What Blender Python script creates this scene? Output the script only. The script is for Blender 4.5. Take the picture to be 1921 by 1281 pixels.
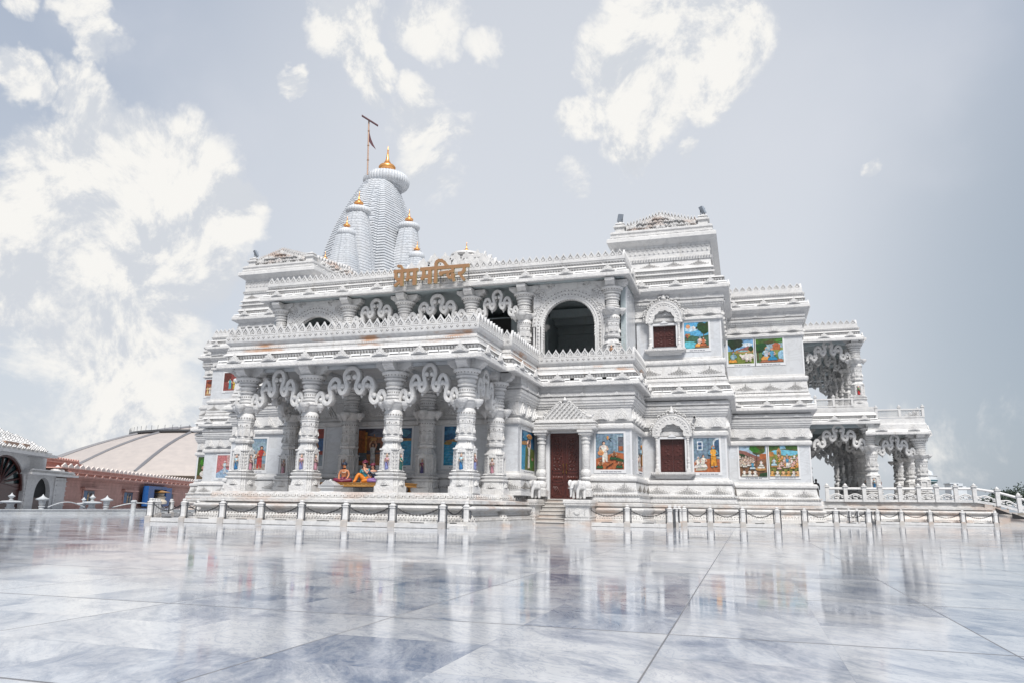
import bpy, bmesh, math, random
from math import sin, cos, pi, radians as R
from mathutils import Vector, Matrix
random.seed(7)
scene = bpy.context.scene
for o in list(bpy.data.objects):
    bpy.data.objects.remove(o)
COL = scene.collection

# ---------------------------------------------------------------- camera
cam_d = bpy.data.cameras.new('camera')
cam_d.sensor_width = 36.0
cam_d.lens = 26.344
cam_d.clip_start = 0.05
cam_d.clip_end = 5000
cam = bpy.data.objects.new('camera', cam_d)
COL.objects.link(cam)
cam.location = (0, 0, 1.0)
_P, _Y, _R = R(12.302), R(17.226), R(0.807)
cam.rotation_euler = (Matrix.Rotation(_Y, 3, 'Z') @ Matrix.Rotation(pi / 2 + _P, 3, 'X') @ Matrix.Rotation(_R, 3, 'Z')).to_euler()
scene.camera = cam
scene.view_settings.view_transform = 'Standard'
scene.view_settings.look = 'None'
scene.view_settings.gamma = 1.0
scene.view_settings.exposure = 0.32
scene.cycles.max_bounces = 8
scene.cycles.diffuse_bounces = 4
scene.cycles.use_denoising = True

# ---------------------------------------------------------------- sun and sky
SUN_EL, SUN_AZ = R(52), R(150)          # azimuth clockwise from +Y
sun_d = bpy.data.lights.new('sun', 'SUN')
sun_d.energy = 3.9
sun_d.angle = R(18)
sun_d.color = (1.0, 0.965, 0.92)
sun = bpy.data.objects.new('sun', sun_d)
COL.objects.link(sun)
sun.rotation_euler = Vector((sin(SUN_AZ) * cos(SUN_EL), cos(SUN_AZ) * cos(SUN_EL), sin(SUN_EL))).to_track_quat('Z', 'Y').to_euler()
sun.location = (-20, -30, 60)

world = bpy.data.worlds.new('World')
scene.world = world
world.use_nodes = True
NT = world.node_tree
for n in list(NT.nodes):
    NT.nodes.remove(n)

def mk(nt, t, **kw):
    n = nt.nodes.new(t)
    for k, v in kw.items():
        setattr(n, k, v)
    return n

def put(nt, sock, val):
    if hasattr(val, 'is_output') or hasattr(val, 'links'):
        nt.links.new(val, sock)
    else:
        sock.default_value = val

def mth(nt, op, a, b=None, c=None, clamp=False):
    n = mk(nt, 'ShaderNodeMath', operation=op, use_clamp=clamp)
    put(nt, n.inputs[0], a)
    if b is not None:
        put(nt, n.inputs[1], b)
    if c is not None:
        put(nt, n.inputs[2], c)
    return n.outputs[0]

def vmth(nt, op, a, b=None, s=None):
    n = mk(nt, 'ShaderNodeVectorMath', operation=op)
    put(nt, n.inputs[0], a)
    if b is not None:
        put(nt, n.inputs[1], b)
    if s is not None:
        put(nt, n.inputs['Scale'], s)
    return n.outputs['Value'] if op in ('DOT_PRODUCT', 'LENGTH', 'DISTANCE') else n.outputs[0]

def mixc(nt, fac, a, b, blend='MIX'):
    n = mk(nt, 'ShaderNodeMix', data_type='RGBA', blend_type=blend)
    put(nt, n.inputs[0], fac)
    put(nt, n.inputs[6], a)
    put(nt, n.inputs[7], b)
    return n.outputs[2]

def rng(nt, v, a, b, c=0.0, d=1.0, smooth=False):
    n = mk(nt, 'ShaderNodeMapRange', interpolation_type='SMOOTHSTEP' if smooth else 'LINEAR')
    put(nt, n.inputs[0], v)
    for i, q in enumerate((a, b, c, d)):
        n.inputs[1 + i].default_value = q
    return n.outputs[0]

def noise(nt, vec, scale, detail=4, rough=0.55, dist=0.0, color=False):
    n = mk(nt, 'ShaderNodeTexNoise')
    put(nt, n.inputs['Vector'], vec)
    n.inputs['Scale'].default_value = scale
    n.inputs['Detail'].default_value = detail
    n.inputs['Roughness'].default_value = rough
    n.inputs['Distortion'].default_value = dist
    return n.outputs['Color' if color else 'Fac']

def build_sky():
    nt = NT
    S = 0.1
    tc = mk(nt, 'ShaderNodeTexCoord')
    d = vmth(nt, 'NORMALIZE', tc.outputs['Generated'])
    sky = mk(nt, 'ShaderNodeTexSky', sky_type='NISHITA')
    sky.sun_disc = False
    sky.sun_elevation = SUN_EL
    sky.sun_rotation = SUN_AZ
    sky.dust_density = 3.0
    sky.air_density = 1.0
    sky.ozone_density = 1.0
    sep = mk(nt, 'ShaderNodeSeparateXYZ')
    put(nt, sep.inputs[0], d)
    z = sep.outputs['Z']
    # milky overcast veil in front of the blue: brighter low behind the temple, lavender above
    veil = mixc(nt, rng(nt, z, 0.0, 0.75, smooth=True), (5.6, 5.95, 6.4, 1), (3.2, 3.75, 4.75, 1))
    bright = rng(nt, vmth(nt, 'DOT_PRODUCT', d, tuple(Vector((-0.2, 0.92, 0.40)).normalized())), 0.80, 0.995, smooth=True)
    veil = mixc(nt, mth(nt, 'MULTIPLY', bright, 0.75), veil, (6.6, 6.75, 7.0, 1))
    dim = rng(nt, vmth(nt, 'DOT_PRODUCT', d, tuple(Vector((0.55, 0.80, 0.10)).normalized())), 0.84, 0.99, smooth=True)
    veil = mixc(nt, mth(nt, 'MULTIPLY', dim, 0.75), veil, (2.5, 3.05, 3.6, 1))
    base = mixc(nt, 0.86, sky.outputs[0], veil)
    # clouds: puffs at fixed bearings, torn by noise
    wob = vmth(nt, 'SCALE', vmth(nt, 'SUBTRACT', noise(nt, d, 7.0, 5, 0.6, color=True), (0.5, 0.5, 0.5)), s=0.12)
    wob2 = vmth(nt, 'SCALE', vmth(nt, 'SUBTRACT', noise(nt, d, 26.0, 4, 0.6, color=True), (0.5, 0.5, 0.5)), s=0.03)
    dd = vmth(nt, 'NORMALIZE', vmth(nt, 'ADD', vmth(nt, 'ADD', d, wob), wob2))
    acc = None
    for (cx, cy, cz, r, w) in CLOUDS:
        dp = vmth(nt, 'DOT_PRODUCT', dd, (cx, cy, cz))
        m = rng(nt, dp, cos(r * 1.75), cos(r * 0.15), 0.0, w, smooth=True)
        acc = m if acc is None else mth(nt, 'MAXIMUM', acc, m)
    n1 = noise(nt, d, 9.0, 10, 0.66, 0.4)
    n2 = noise(nt, d, 5.0, 5, 0.5)
    n3 = noise(nt, vmth(nt, 'ADD', d, (3.1, 1.7, 0.4)), 30.0, 6, 0.7)
    tear = mth(nt, 'ADD', mth(nt, 'MULTIPLY', mth(nt, 'SUBTRACT', n1, 0.5), 1.9), mth(nt, 'MULTIPLY', mth(nt, 'SUBTRACT', n3, 0.5), 0.42))
    f = mth(nt, 'ADD', mth(nt, 'MULTIPLY', acc, 1.45), tear)
    mask = rng(nt, f, 0.42, 1.12, smooth=True)
    mask = mth(nt, 'MULTIPLY', mask, rng(nt, acc, 0.0, 0.35, smooth=True))
    up = noise(nt, vmth(nt, 'ADD', d, (0.0, -0.012, 0.035)), 9.0, 10, 0.66, 0.4)
    lum = rng(nt, mth(nt, 'SUBTRACT', n1, up), -0.10, 0.07, 0.0, 1.0, smooth=True)
    cc = mixc(nt, lum, (5.3, 5.55, 5.95, 1), (7.5, 7.4, 7.15, 1))
    # faint thin veils everywhere
    thin = mth(nt, 'MULTIPLY', rng(nt, n2, 0.5, 0.8, smooth=True), 0.35)
    base = mixc(nt, thin, base, (5.6, 5.8, 6.3, 1))
    col = mixc(nt, mask, base, cc)
    bg = mk(nt, 'ShaderNodeBackground')
    put(nt, bg.inputs[0], col)
    bg.inputs[1].default_value = S
    out = mk(nt, 'ShaderNodeOutputWorld')
    nt.links.new(bg.outputs[0], out.inputs[0])

CLOUDS = [
    (-0.6757, 0.6253, 0.3904, 0.0538, 1.00),
    (-0.7120, 0.6226, 0.3247, 0.0730, 0.95),
    (-0.6511, 0.6638, 0.3681, 0.0730, 1.00),
    (-0.7087, 0.6631, 0.2410, 0.1076, 1.00),
    (-0.6718, 0.6817, 0.2898, 0.0884, 1.00),
    (-0.7190, 0.6367, 0.2788, 0.0769, 1.00),
    (-0.6082, 0.7113, 0.3523, 0.0477, 1.00),
    (-0.6214, 0.7348, 0.2721, 0.0423, 0.90),
    (-0.7060, 0.6876, 0.1695, 0.0807, 0.75),
    (-0.6951, 0.7132, 0.0905, 0.0769, 0.70),
    (-0.7504, 0.6148, 0.2427, 0.0577, 0.80),
    (-0.6552, 0.7314, 0.1891, 0.0423, 0.50),
    (-0.5814, 0.7237, 0.3719, 0.0231, 0.80),
    (-0.7304, 0.5953, 0.3348, 0.0307, 0.70),
    (-0.4340, 0.6998, 0.5674, 0.0461, 0.90),
    (-0.4205, 0.7397, 0.5254, 0.0292, 0.85),
    (-0.4220, 0.7603, 0.4938, 0.0169, 0.70),
    (-0.3360, 0.7453, 0.5758, 0.0323, 0.80),
    (-0.2930, 0.7814, 0.5509, 0.0246, 0.65),
    (-0.3690, 0.7979, 0.4767, 0.0400, 0.62),
    (-0.3747, 0.8246, 0.4238, 0.0400, 0.55),
    (-0.3687, 0.7774, 0.5097, 0.0200, 0.60),
    (-0.3360, 0.8161, 0.4702, 0.0231, 0.45),
    (-0.0685, 0.8239, 0.5626, 0.0730, 1.00),
    (-0.0078, 0.8427, 0.5383, 0.0500, 0.95),
    (-0.0985, 0.8495, 0.5183, 0.0553, 1.00),
    (-0.1231, 0.8743, 0.4696, 0.0346, 0.90),
    (-0.1569, 0.8232, 0.5456, 0.0307, 0.75),
    (-0.0267, 0.8174, 0.5754, 0.0615, 1.00),
    (-0.1809, 0.8548, 0.4864, 0.0231, 0.75),
    (-0.0197, 0.8657, 0.5002, 0.0307, 0.80),
    (-0.7276, 0.5367, 0.4271, 0.0246, 0.90),
    (-0.6869, 0.5801, 0.4377, 0.0292, 0.80),
    (-0.6607, 0.5721, 0.4861, 0.0200, 0.65),
    (-0.6603, 0.5496, 0.5118, 0.0231, 0.65),
    (-0.5090, 0.7066, 0.4916, 0.0200, 0.75),
    (-0.7629, 0.5688, 0.3075, 0.0231, 0.75),
    (0.1553, 0.9016, 0.4038, 0.0108, 0.60),
    (-0.6991, 0.5109, 0.5002, 0.0169, 0.65),
    (-0.1976, 0.8820, 0.4278, 0.0169, 0.50),
    (-0.0464, 0.8965, 0.4407, 0.0123, 0.50),
    (-0.6413, 0.5939, 0.4858, 0.0138, 0.50),
    (0.2593, 0.9628, 0.0756, 0.0577, 0.42),
    (0.2024, 0.9771, 0.0651, 0.0477, 0.42),
    (0.1776, 0.9794, 0.0966, 0.0307, 0.30),
    (-0.7485, 0.6600, 0.0646, 0.0461, 0.55),
]
build_sky()

# ---------------------------------------------------------------- materials
def mat(name):
    m = bpy.data.materials.new(name)
    m.use_nodes = True
    nt = m.node_tree
    for n in list(nt.nodes):
        nt.nodes.remove(n)
    b = mk(nt, 'ShaderNodeBsdfPrincipled')
    o = mk(nt, 'ShaderNodeOutputMaterial')
    nt.links.new(b.outputs[0], o.inputs[0])
    return m, nt, b

def bump(nt, b, h, strength, dist=0.02):
    n = mk(nt, 'ShaderNodeBump')
    n.inputs['Strength'].default_value = strength
    n.inputs['Distance'].default_value = dist
    put(nt, n.inputs['Height'], h)
    nt.links.new(n.outputs[0], b.inputs['Normal'])

def marble(name, c1, c2, dirt=0.35, carve=0.0, stain=0.0, rough=0.42, carve_scale=9.0, block=None):
    m, nt, b = mat(name)
    pos = mk(nt, 'ShaderNodeNewGeometry').outputs['Position']
    sq = vmth(nt, 'MULTIPLY', pos, (1.0, 1.0, 1.7))
    v = noise(nt, sq, 0.9, 9, 0.62, 1.4)
    vein = rng(nt, mth(nt, 'ABSOLUTE', mth(nt, 'SUBTRACT', v, 0.5)), 0.0, 0.06, 1.0, 0.0)
    c = mixc(nt, rng(nt, noise(nt, pos, 0.55, 5), 0.35, 0.68), c1, c2)
    c = mixc(nt, mth(nt, 'MULTIPLY', vein, 0.32), c, (0.33, 0.335, 0.35, 1))
    if block:                                   # slabs: tone shift from slab to slab
        sn = vmth(nt, 'FLOOR', vmth(nt, 'MULTIPLY', vmth(nt, 'ADD', pos, (0.31, 0.27, 0.13)), (block[0], block[0], block[1])))
        wn = mk(nt, 'ShaderNodeTexWhiteNoise', noise_dimensions='3D')
        put(nt, wn.inputs['Vector'], sn)
        c = mixc(nt, mth(nt, 'MULTIPLY', wn.outputs['Value'], 0.40), c, (0.44, 0.43, 0.41, 1))
    # weathering: vertical run marks and grime of their own shape
    run = noise(nt, vmth(nt, 'MULTIPLY', pos, (3.2, 3.2, 0.5)), 1.0, 5, 0.6)
    c = mixc(nt, mth(nt, 'MULTIPLY', rng(nt, run, 0.53, 0.78, smooth=True), dirt), c, (0.28, 0.25, 0.21, 1))
    if stain:
        s = noise(nt, vmth(nt, 'MULTIPLY', pos, (0.5, 0.5, 1.5)), 1.0, 6, 0.6)
        c = mixc(nt, mth(nt, 'MULTIPLY', rng(nt, s, 0.50, 0.68, smooth=True), stain), c, (0.42, 0.235, 0.135, 1))
    put(nt, b.inputs['Base Color'], c)
    put(nt, b.inputs['Roughness'], rng(nt, v, 0.2, 0.8, rough - 0.08, rough + 0.1))
    b.inputs['Specular IOR Level'].default_value = 0.4
    fine = noise(nt, pos, 38.0, 3, 0.6)
    h = mth(nt, 'MULTIPLY', fine, 0.12)
    if carve:
        vo = mk(nt, 'ShaderNodeTexVoronoi', feature='SMOOTH_F1')
        put(nt, vo.inputs['Vector'], vmth(nt, 'ADD', pos, vmth(nt, 'SCALE', noise(nt, pos, 5.0, 2, color=True), s=0.25)))
        vo.inputs['Scale'].default_value = carve_scale
        h = mth(nt, 'ADD', h, mth(nt, 'MULTIPLY', rng(nt, vo.outputs['Distance'], 0.1, 0.55, 1.0, 0.0, smooth=True), 1.0))
        bump(nt, b, h, carve, 0.05)
    else:
        bump(nt, b, h, 0.25, 0.012)
    return m

W1, W2 = (0.615, 0.61, 0.60, 1), (0.55, 0.545, 0.54, 1)
M_MARBLE = marble('white_marble', W1, W2, 0.28, 0.0)
M_CARVED = marble('carved_marble', W1, W2, 0.36, 0.30, carve_scale=13.0)
M_STAIN = marble('stained_marble', W1, W2, 0.4, 0.22, 0.95)
M_PANEL = marble('polished_panel_marble', (0.565, 0.585, 0.61, 1), (0.51, 0.53, 0.56, 1), 0.22, 0.0, 0, 0.22, block=(0.9, 0.45))
M_CREST = marble('lightly_stained_marble', W1, W2, 0.45, 0.3, 0.5)
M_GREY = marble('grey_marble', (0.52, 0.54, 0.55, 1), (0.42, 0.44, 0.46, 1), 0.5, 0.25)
M_INNER_SHADE = marble('shade_tinted_marble', (0.36, 0.415, 0.43, 1), (0.28, 0.33, 0.345, 1), 0.4, 0.2)  # white marble with the indoor shade put into its colour
M_SPIRE = marble('spire_marble', (0.575, 0.595, 0.62, 1), (0.50, 0.53, 0.565, 1), 0.30, 0.12, carve_scale=6.0)
M_PLINTH = marble('plinth_marble', W1, (0.49, 0.475, 0.455, 1), 0.55, 0.30, 0.35, carve_scale=13.0)
M_STEP = marble('step_marble', (0.48, 0.45, 0.42, 1), (0.40, 0.38, 0.36, 1), 0.5, 0.0, 0.3)

def plain(name, c, rough=0.5, metal=0.0, var=0.25, scale=6.0, bmp=0.1, spec=0.5):
    m, nt, b = mat(name)
    pos = mk(nt, 'ShaderNodeNewGeometry').outputs['Position']
    n = noise(nt, pos, scale, 5, 0.6)
    k = tuple(x * (1 - var) for x in c[:3]) + (1,)
    put(nt, b.inputs['Base Color'], mixc(nt, rng(nt, n, 0.3, 0.7), tuple(c[:3]) + (1,), k))
    b.inputs['Roughness'].default_value = rough
    b.inputs['Metallic'].default_value = metal
    b.inputs['Specular IOR Level'].default_value = spec
    if bmp:
        bump(nt, b, n, bmp, 0.02)
    return m

M_WOOD = plain('dark_red_wood', (0.075, 0.018, 0.014), 0.35, 0, 0.5, 14, 0.5)
M_WOODC = plain('carved_red_wood', (0.11, 0.026, 0.018), 0.3, 0, 0.5, 20, 0.6)
M_BRASS = plain('brass', (0.55, 0.36, 0.12), 0.3, 1.0, 0.2)
M_GOLD = plain('gilded_copper', (0.88, 0.43, 0.15), 0.34, 0.75, 0.15, 3.0, 0.05)
M_SIGN = plain('ochre_letter_paint', (0.31, 0.17, 0.085), 0.45, 0.1, 0.15, 3.0, 0.05)
M_SIGNE = plain('pale_gold_letter_edge', (0.42, 0.31, 0.14), 0.4, 0.2, 0.15, 3.0, 0.05)
M_STEEL = plain('dull_steel', (0.15, 0.155, 0.165), 0.4, 0.7, 0.3)
M_FLOOD = plain('blue_grey_lamp_paint', (0.30, 0.34, 0.39), 0.4, 0.2, 0.15)
M_RIB = plain('dome_rib_lead', (0.20, 0.20, 0.215), 0.6, 0, 0.2)
M_CHAIN = plain('dark_chain_steel', (0.05, 0.05, 0.055), 0.45, 0.7, 0.3)
M_DARK = plain('near_black', (0.012, 0.012, 0.013), 0.8, 0, 0.2)
M_LAMP = plain('white_lamp_housing', (0.86, 0.86, 0.85), 0.3, 0, 0.05)
M_FRAME = plain('white_frame_marble', (0.62, 0.625, 0.635), 0.3, 0, 0.06, 2.0, 0.02)
M_INK = plain('blue_black_ink', (0.03, 0.035, 0.08), 0.6, 0, 0.1)
M_BENCH = plain('gilded_bench_wood', (0.40, 0.20, 0.05), 0.4, 0.1, 0.35, 9, 0.4)
M_PINK = plain('pink_sandstone', (0.55, 0.315, 0.265), 0.8, 0, 0.28, 1.2, 0.2)
M_PINKL = plain('pale_pink_sandstone', (0.72, 0.63, 0.58), 0.8, 0, 0.25, 1.2, 0.2)
M_DARK_MARK = plain('hole_shade_and_step_line', (0.20, 0.185, 0.17), 0.9, 0, 0.4, 8, 0)  # carving dots: shade and dirt of drilled holes as colour; also step lines
M_NOSE = marble('step_edge_marble', (0.64, 0.62, 0.59, 1), (0.58, 0.56, 0.53, 1), 0.25)
M_DOME = None
M_BLUE = plain('blue_painted_board', (0.012, 0.085, 0.28), 0.4, 0, 0.2, 2)
M_CREAM = plain('cream_plaster', (0.62, 0.55, 0.45), 0.6, 0, 0.3, 3)
M_GLASS = plain('dark_green_glass', (0.02, 0.045, 0.05), 0.08, 0, 0.3, 1, 0.0, 0.8)
M_TANK = plain('blue_green_tank_paint', (0.07, 0.19, 0.24), 0.5, 0, 0.2, 2)
M_TANKW = plain('white_tank_paint', (0.62, 0.66, 0.70), 0.5, 0, 0.1, 2)
M_BLACK = plain('black_cloth', (0.012, 0.012, 0.014), 0.8, 0, 0.3)
M_POLE = plain('weathered_pole_paint', (0.45, 0.30, 0.22), 0.5, 0.2, 0.3, 8)
M_FLAG = plain('dark_maroon_cloth', (0.13, 0.06, 0.07), 0.8, 0, 0.3, 8)

def paint_mat():
    m, nt, b = mat('relief_paint')
    a = mk(nt, 'ShaderNodeAttribute', attribute_name='Col')
    pos = mk(nt, 'ShaderNodeNewGeometry').outputs['Position']
    n = noise(nt, pos, 7.0, 5, 0.6)
    c = mixc(nt, rng(nt, n, 0.35, 0.65), a.outputs['Color'], vmth(nt, 'SCALE', a.outputs['Color'], s=0.50))
    n2 = noise(nt, vmth(nt, 'ADD', pos, (7.0, 3.0, 1.0)), 9.0, 5, 0.65, color=True)
    c = mixc(nt, 0.30, c, vmth(nt, 'MULTIPLY', c, vmth(nt, 'SCALE', n2, s=2.0)))
    put(nt, b.inputs['Base Color'], c)
    b.inputs['Roughness'].default_value = 0.4
    bump(nt, b, n, 0.35, 0.01)
    return m
M_PAINT = paint_mat()

def floor_mat():
    m, nt, b = mat('polished_floor_marble')
    pos = mk(nt, 'ShaderNodeNewGeometry').outputs['Position']
    sep = mk(nt, 'ShaderNodeSeparateXYZ')
    put(nt, sep.inputs[0], pos)
    X, Y = sep.outputs[0], sep.outputs[1]
    GX, GY = 2.45, 2.98
    u = mth(nt, 'DIVIDE', mth(nt, 'ADD', X, 0.66 + GX * 40), GX)
    v = mth(nt, 'DIVIDE', mth(nt, 'SUBTRACT', Y, 3.53 - GY * 40), GY)
    u2 = mth(nt, 'MULTIPLY', u, 2.0)
    v2 = mth(nt, 'MULTIPLY', v, 3.0)
    def line(t, half):
        fr = mth(nt, 'FRACT', t)
        e = mth(nt, 'MINIMUM', fr, mth(nt, 'SUBTRACT', 1.0, fr))
        return rng(nt, e, half, half * 1.6, 1.0, 0.0)
    big = mth(nt, 'MAXIMUM', line(u, 0.0024), line(v, 0.0040))
    small = mth(nt, 'MAXIMUM', line(u2, 0.0012), line(v2, 0.0032))
    cell = mk(nt, 'ShaderNodeCombineXYZ')
    put(nt, cell.inputs[0], mth(nt, 'FLOOR', u2))
    put(nt, cell.inputs[1], mth(nt, 'FLOOR', v2))
    wn = mk(nt, 'ShaderNodeTexWhiteNoise', noise_dimensions='3D')
    put(nt, wn.inputs['Vector'], cell.outputs[0])
    # every slab gets its own stretch of vein pattern, turned its own way
    off = vmth(nt, 'SCALE', wn.outputs['Color'], s=17.0)
    p2 = vmth(nt, 'ADD', pos, off)
    rot = mk(nt, 'ShaderNodeVectorRotate', rotation_type='Z_AXIS')
    put(nt, rot.inputs['Vector'], p2)
    put(nt, rot.inputs['Angle'], mth(nt, 'ADD', 0.5, mth(nt, 'MULTIPLY', wn.outputs['Value'], 0.8)))
    st = vmth(nt, 'MULTIPLY', rot.outputs[0], (0.75, 1.5, 1.0))
    v1 = noise(nt, st, 0.8, 12, 0.70, 0.9)
    vv = noise(nt, st, 3.1, 8, 0.65, 1.8)
    cloud = rng(nt, mth(nt, 'ADD', v1, mth(nt, 'MULTIPLY', wn.outputs['Value'], 0.06)), 0.46, 0.68, smooth=True)
    lightv = rng(nt, mth(nt, 'ABSOLUTE', mth(nt, 'SUBTRACT', noise(nt, st, 2.2, 9, 0.7, 1.2), 0.5)), 0.0, 0.08, 1.0, 0.0)
    tone = mth(nt, 'MULTIPLY', mth(nt, 'POWER', wn.outputs['Value'], 2.0), 0.5)
    c = mixc(nt, tone, (0.49, 0.505, 0.525, 1), (0.31, 0.355, 0.43, 1))
    c = mixc(nt, mth(nt, 'MULTIPLY', cloud, 0.88), c, (0.085, 0.125, 0.205, 1))
    c = mixc(nt, mth(nt, 'MULTIPLY', lightv, 0.30), c, (0.56, 0.56, 0.57, 1))
    thinv = rng(nt, mth(nt, 'ABSOLUTE', mth(nt, 'SUBTRACT', vv, 0.5)), 0.0, 0.035, 1.0, 0.0)
    c = mixc(nt, mth(nt, 'MULTIPLY', thinv, 0.45), c, (0.20, 0.23, 0.30, 1))
    dirt = noise(nt, pos, 0.35, 6, 0.6)
    c = mixc(nt, mth(nt, 'MULTIPLY', rng(nt, dirt, 0.52, 0.75), 0.30), c, (0.45, 0.40, 0.36, 1))
    c = mixc(nt, mth(nt, 'MULTIPLY', small, 0.35), c, (0.16, 0.17, 0.20, 1))
    c = mixc(nt, mth(nt, 'MULTIPLY', big, 0.75), c, (0.08, 0.075, 0.075, 1))
    put(nt, b.inputs['Base Color'], c)
    wet = noise(nt, vmth(nt, 'MULTIPLY', pos, (0.5, 0.8, 1)), 0.8, 5, 0.6)
    put(nt, b.inputs['Roughness'], mth(nt, 'ADD', rng(nt, wet, 0.35, 0.65, 0.04, 0.13), mth(nt, 'MULTIPLY', big, 0.4)))
    b.inputs['IOR'].default_value = 1.38
    wv = noise(nt, pos, 1.3, 3, 0.5)
    h = mth(nt, 'SUBTRACT', mth(nt, 'MULTIPLY', wv, 0.35), mth(nt, 'MULTIPLY', big, 0.25))
    bump(nt, b, h, 0.06, 0.02)
    return m
M_FLOOR = floor_mat()

# ---------------------------------------------------------------- mesh helpers
WLOC = {}          # world location of every parent
class MB:
    def __init__(s):
        s.v, s.f, s.m, s.c = [], [], [], []
    def add(s, vs, fs, mi=0, col=None):
        k = len(s.v)
        s.v.extend(vs)
        for f in fs:
            s.f.append([i + k for i in f])
            s.m.append(mi)
            s.c.append(col)
    def box(s, x0, x1, y0, y1, z0, z1, mi=0, col=None):
        s.add([(x0, y0, z0), (x1, y0, z0), (x1, y1, z0), (x0, y1, z0), (x0, y0, z1), (x1, y0, z1), (x1, y1, z1), (x0, y1, z1)],
              [(3, 2, 1, 0), (4, 5, 6, 7), (0, 1, 5, 4), (1, 2, 6, 5), (2, 3, 7, 6), (3, 0, 4, 7)], mi, col)
    def loft(s, rings, top=True, bot=True, mi=0, col=None):
        n = len(rings[0])
        k = len(s.v)
        for r in rings:
            s.v.extend(r)
        for a in range(len(rings) - 1):
            for i in range(n):
                j = (i + 1) % n
                s.f.append([k + a * n + i, k + a * n + j, k + (a + 1) * n + j, k + (a + 1) * n + i]); s.m.append(mi); s.c.append(col)
        if bot:
            s.f.append([k + i for i in reversed(range(n))]); s.m.append(mi); s.c.append(col)
        if top:
            b = k + (len(rings) - 1) * n
            s.f.append([b + i for i in range(n)]); s.m.append(mi); s.c.append(col)
    def sweep(s, poly, prof, top=True, bot=False, mi=0, k=1.0):
        n = len(poly)
        nor = []
        for i in range(n):
            (x0, y0), (x1, y1) = poly[i], poly[(i + 1) % n]
            l = math.hypot(x1 - x0, y1 - y0)
            nor.append(((y1 - y0) / l, -(x1 - x0) / l))
        rings = []
        for z, o in prof:
            o *= k
            rg = []
            for i in range(n):
                a, b = nor[i - 1], nor[i]
                dt = 1 + a[0] * b[0] + a[1] * b[1]
                rg.append((poly[i][0] + o * (a[0] + b[0]) / dt, poly[i][1] + o * (a[1] + b[1]) / dt, z))
            rings.append(rg)
        s.loft(rings, top, bot, mi)
    def lathe(s, cx, cy, z0, prof, n=20, mi=0, rot=0.0, mod=None, sc=1.0, col=None):
        rings = []
        for z, r in prof:
            rings.append([(cx + sc * r * (mod(t) if mod else 1) * cos(t), cy + sc * r * (mod(t) if mod else 1) * sin(t), z0 + sc * z) for t in [rot + 2 * pi * i / n for i in range(n)]])
        s.loft(rings, True, True, mi, col)
    def ball(s, c, r, nu=10, nv=6, mi=0, col=None):
        if not hasattr(r, '__len__'):
            r = (r, r, r)
        rings = []
        for j in range(nv + 1):
            p = -pi / 2 + pi * (j + 0.02) / (nv + 0.04)
            rings.append([(c[0] + r[0] * cos(p) * cos(t), c[1] + r[1] * cos(p) * sin(t), c[2] + r[2] * sin(p)) for t in [2 * pi * i / nu for i in range(nu)]])
        s.loft(rings, True, True, mi, col)
    def tube(s, pts, r, n=8, mi=0, col=None, flat=None):
        pts = [Vector(p) for p in pts]
        rings = []
        ref = flat or Vector((0, 0, 1))
        for i, p in enumerate(pts):
            t = (pts[min(i + 1, len(pts) - 1)] - pts[max(i - 1, 0)]).normalized()
            a = t.cross(ref)
            if a.length < 1e-3:
                a = t.cross(Vector((1, 0, 0)))
            a.normalize()
            b = a.cross(t)
            rr = r(i / (len(pts) - 1)) if callable(r) else r
            rings.append([tuple(p + a * rr * cos(q) + b * rr * sin(q)) for q in [2 * pi * k / n for k in range(n)]])
        s.loft(rings, True, True, mi, col)
    def stamp(s, shape, P, T, N, st=1.0, sz=1.0, sn=1.0, mi=0, col=None):
        vs, fs = shape
        s.add([(P[0] + T[0] * t * st + N[0] * n * sn, P[1] + T[1] * t * st + N[1] * n * sn, P[2] + z * sz) for t, z, n in vs], fs, mi, col)
    def build(s, name, mats, parent=None, smooth=True, ang=38, colors=False):
        if not s.v:
            return None
        xs = [v[0] for v in s.v]; ys = [v[1] for v in s.v]; zs = [v[2] for v in s.v]
        o3 = Vector(((min(xs) + max(xs)) / 2, (min(ys) + max(ys)) / 2, min(zs)))
        me = bpy.data.meshes.new(name)
        me.from_pydata([(v[0] - o3[0], v[1] - o3[1], v[2] - o3[2]) for v in s.v], [], s.f)
        for q in (mats if isinstance(mats, (list, tuple)) else [mats]):
            me.materials.append(q)
        me.polygons.foreach_set('material_index', s.m)
        if colors:
            at = me.color_attributes.new('Col', 'FLOAT_COLOR', 'CORNER')
            buf = []
            for p in me.polygons:
                c = s.c[p.index] or (0.5, 0.5, 0.5)
                buf.extend((c[0], c[1], c[2], 1.0) * p.loop_total)
            at.data.foreach_set('color', buf)
        if smooth:
            me.polygons.foreach_set('use_smooth', [True] * len(me.polygons))
            me.set_sharp_from_angle(angle=R(ang))
        me.update()
        o = bpy.data.objects.new(name, me)
        COL.objects.link(o)
        if parent:
            o.parent = parent
            o.location = o3 - WLOC[parent.name]
        else:
            o.location = o3
        WLOC[o.name] = o3
        return o

def tag(o, label=None, cat=None, group=None, kind=None):
    for k, v in (('label', label), ('category', cat), ('group', group), ('kind', kind)):
        if v:
            o[k] = v
    return o

def thing(name, loc, label, cat, group=None):
    o = bpy.data.objects.new(name, None)
    o.empty_display_size = 0.3
    COL.objects.link(o)
    o.location = loc
    WLOC[o.name] = Vector(loc)
    return tag(o, label, cat, group)

def dup(o, delta, parent=None):
    c = o.copy()
    COL.objects.link(c)
    w = WLOC[o.name] + Vector(delta)
    WLOC[c.name] = w
    c.parent = parent
    c.location = w - (WLOC[parent.name] if parent else Vector((0, 0, 0)))
    for ch in o.children:
        dup(ch, delta, c)
    return c

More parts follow.
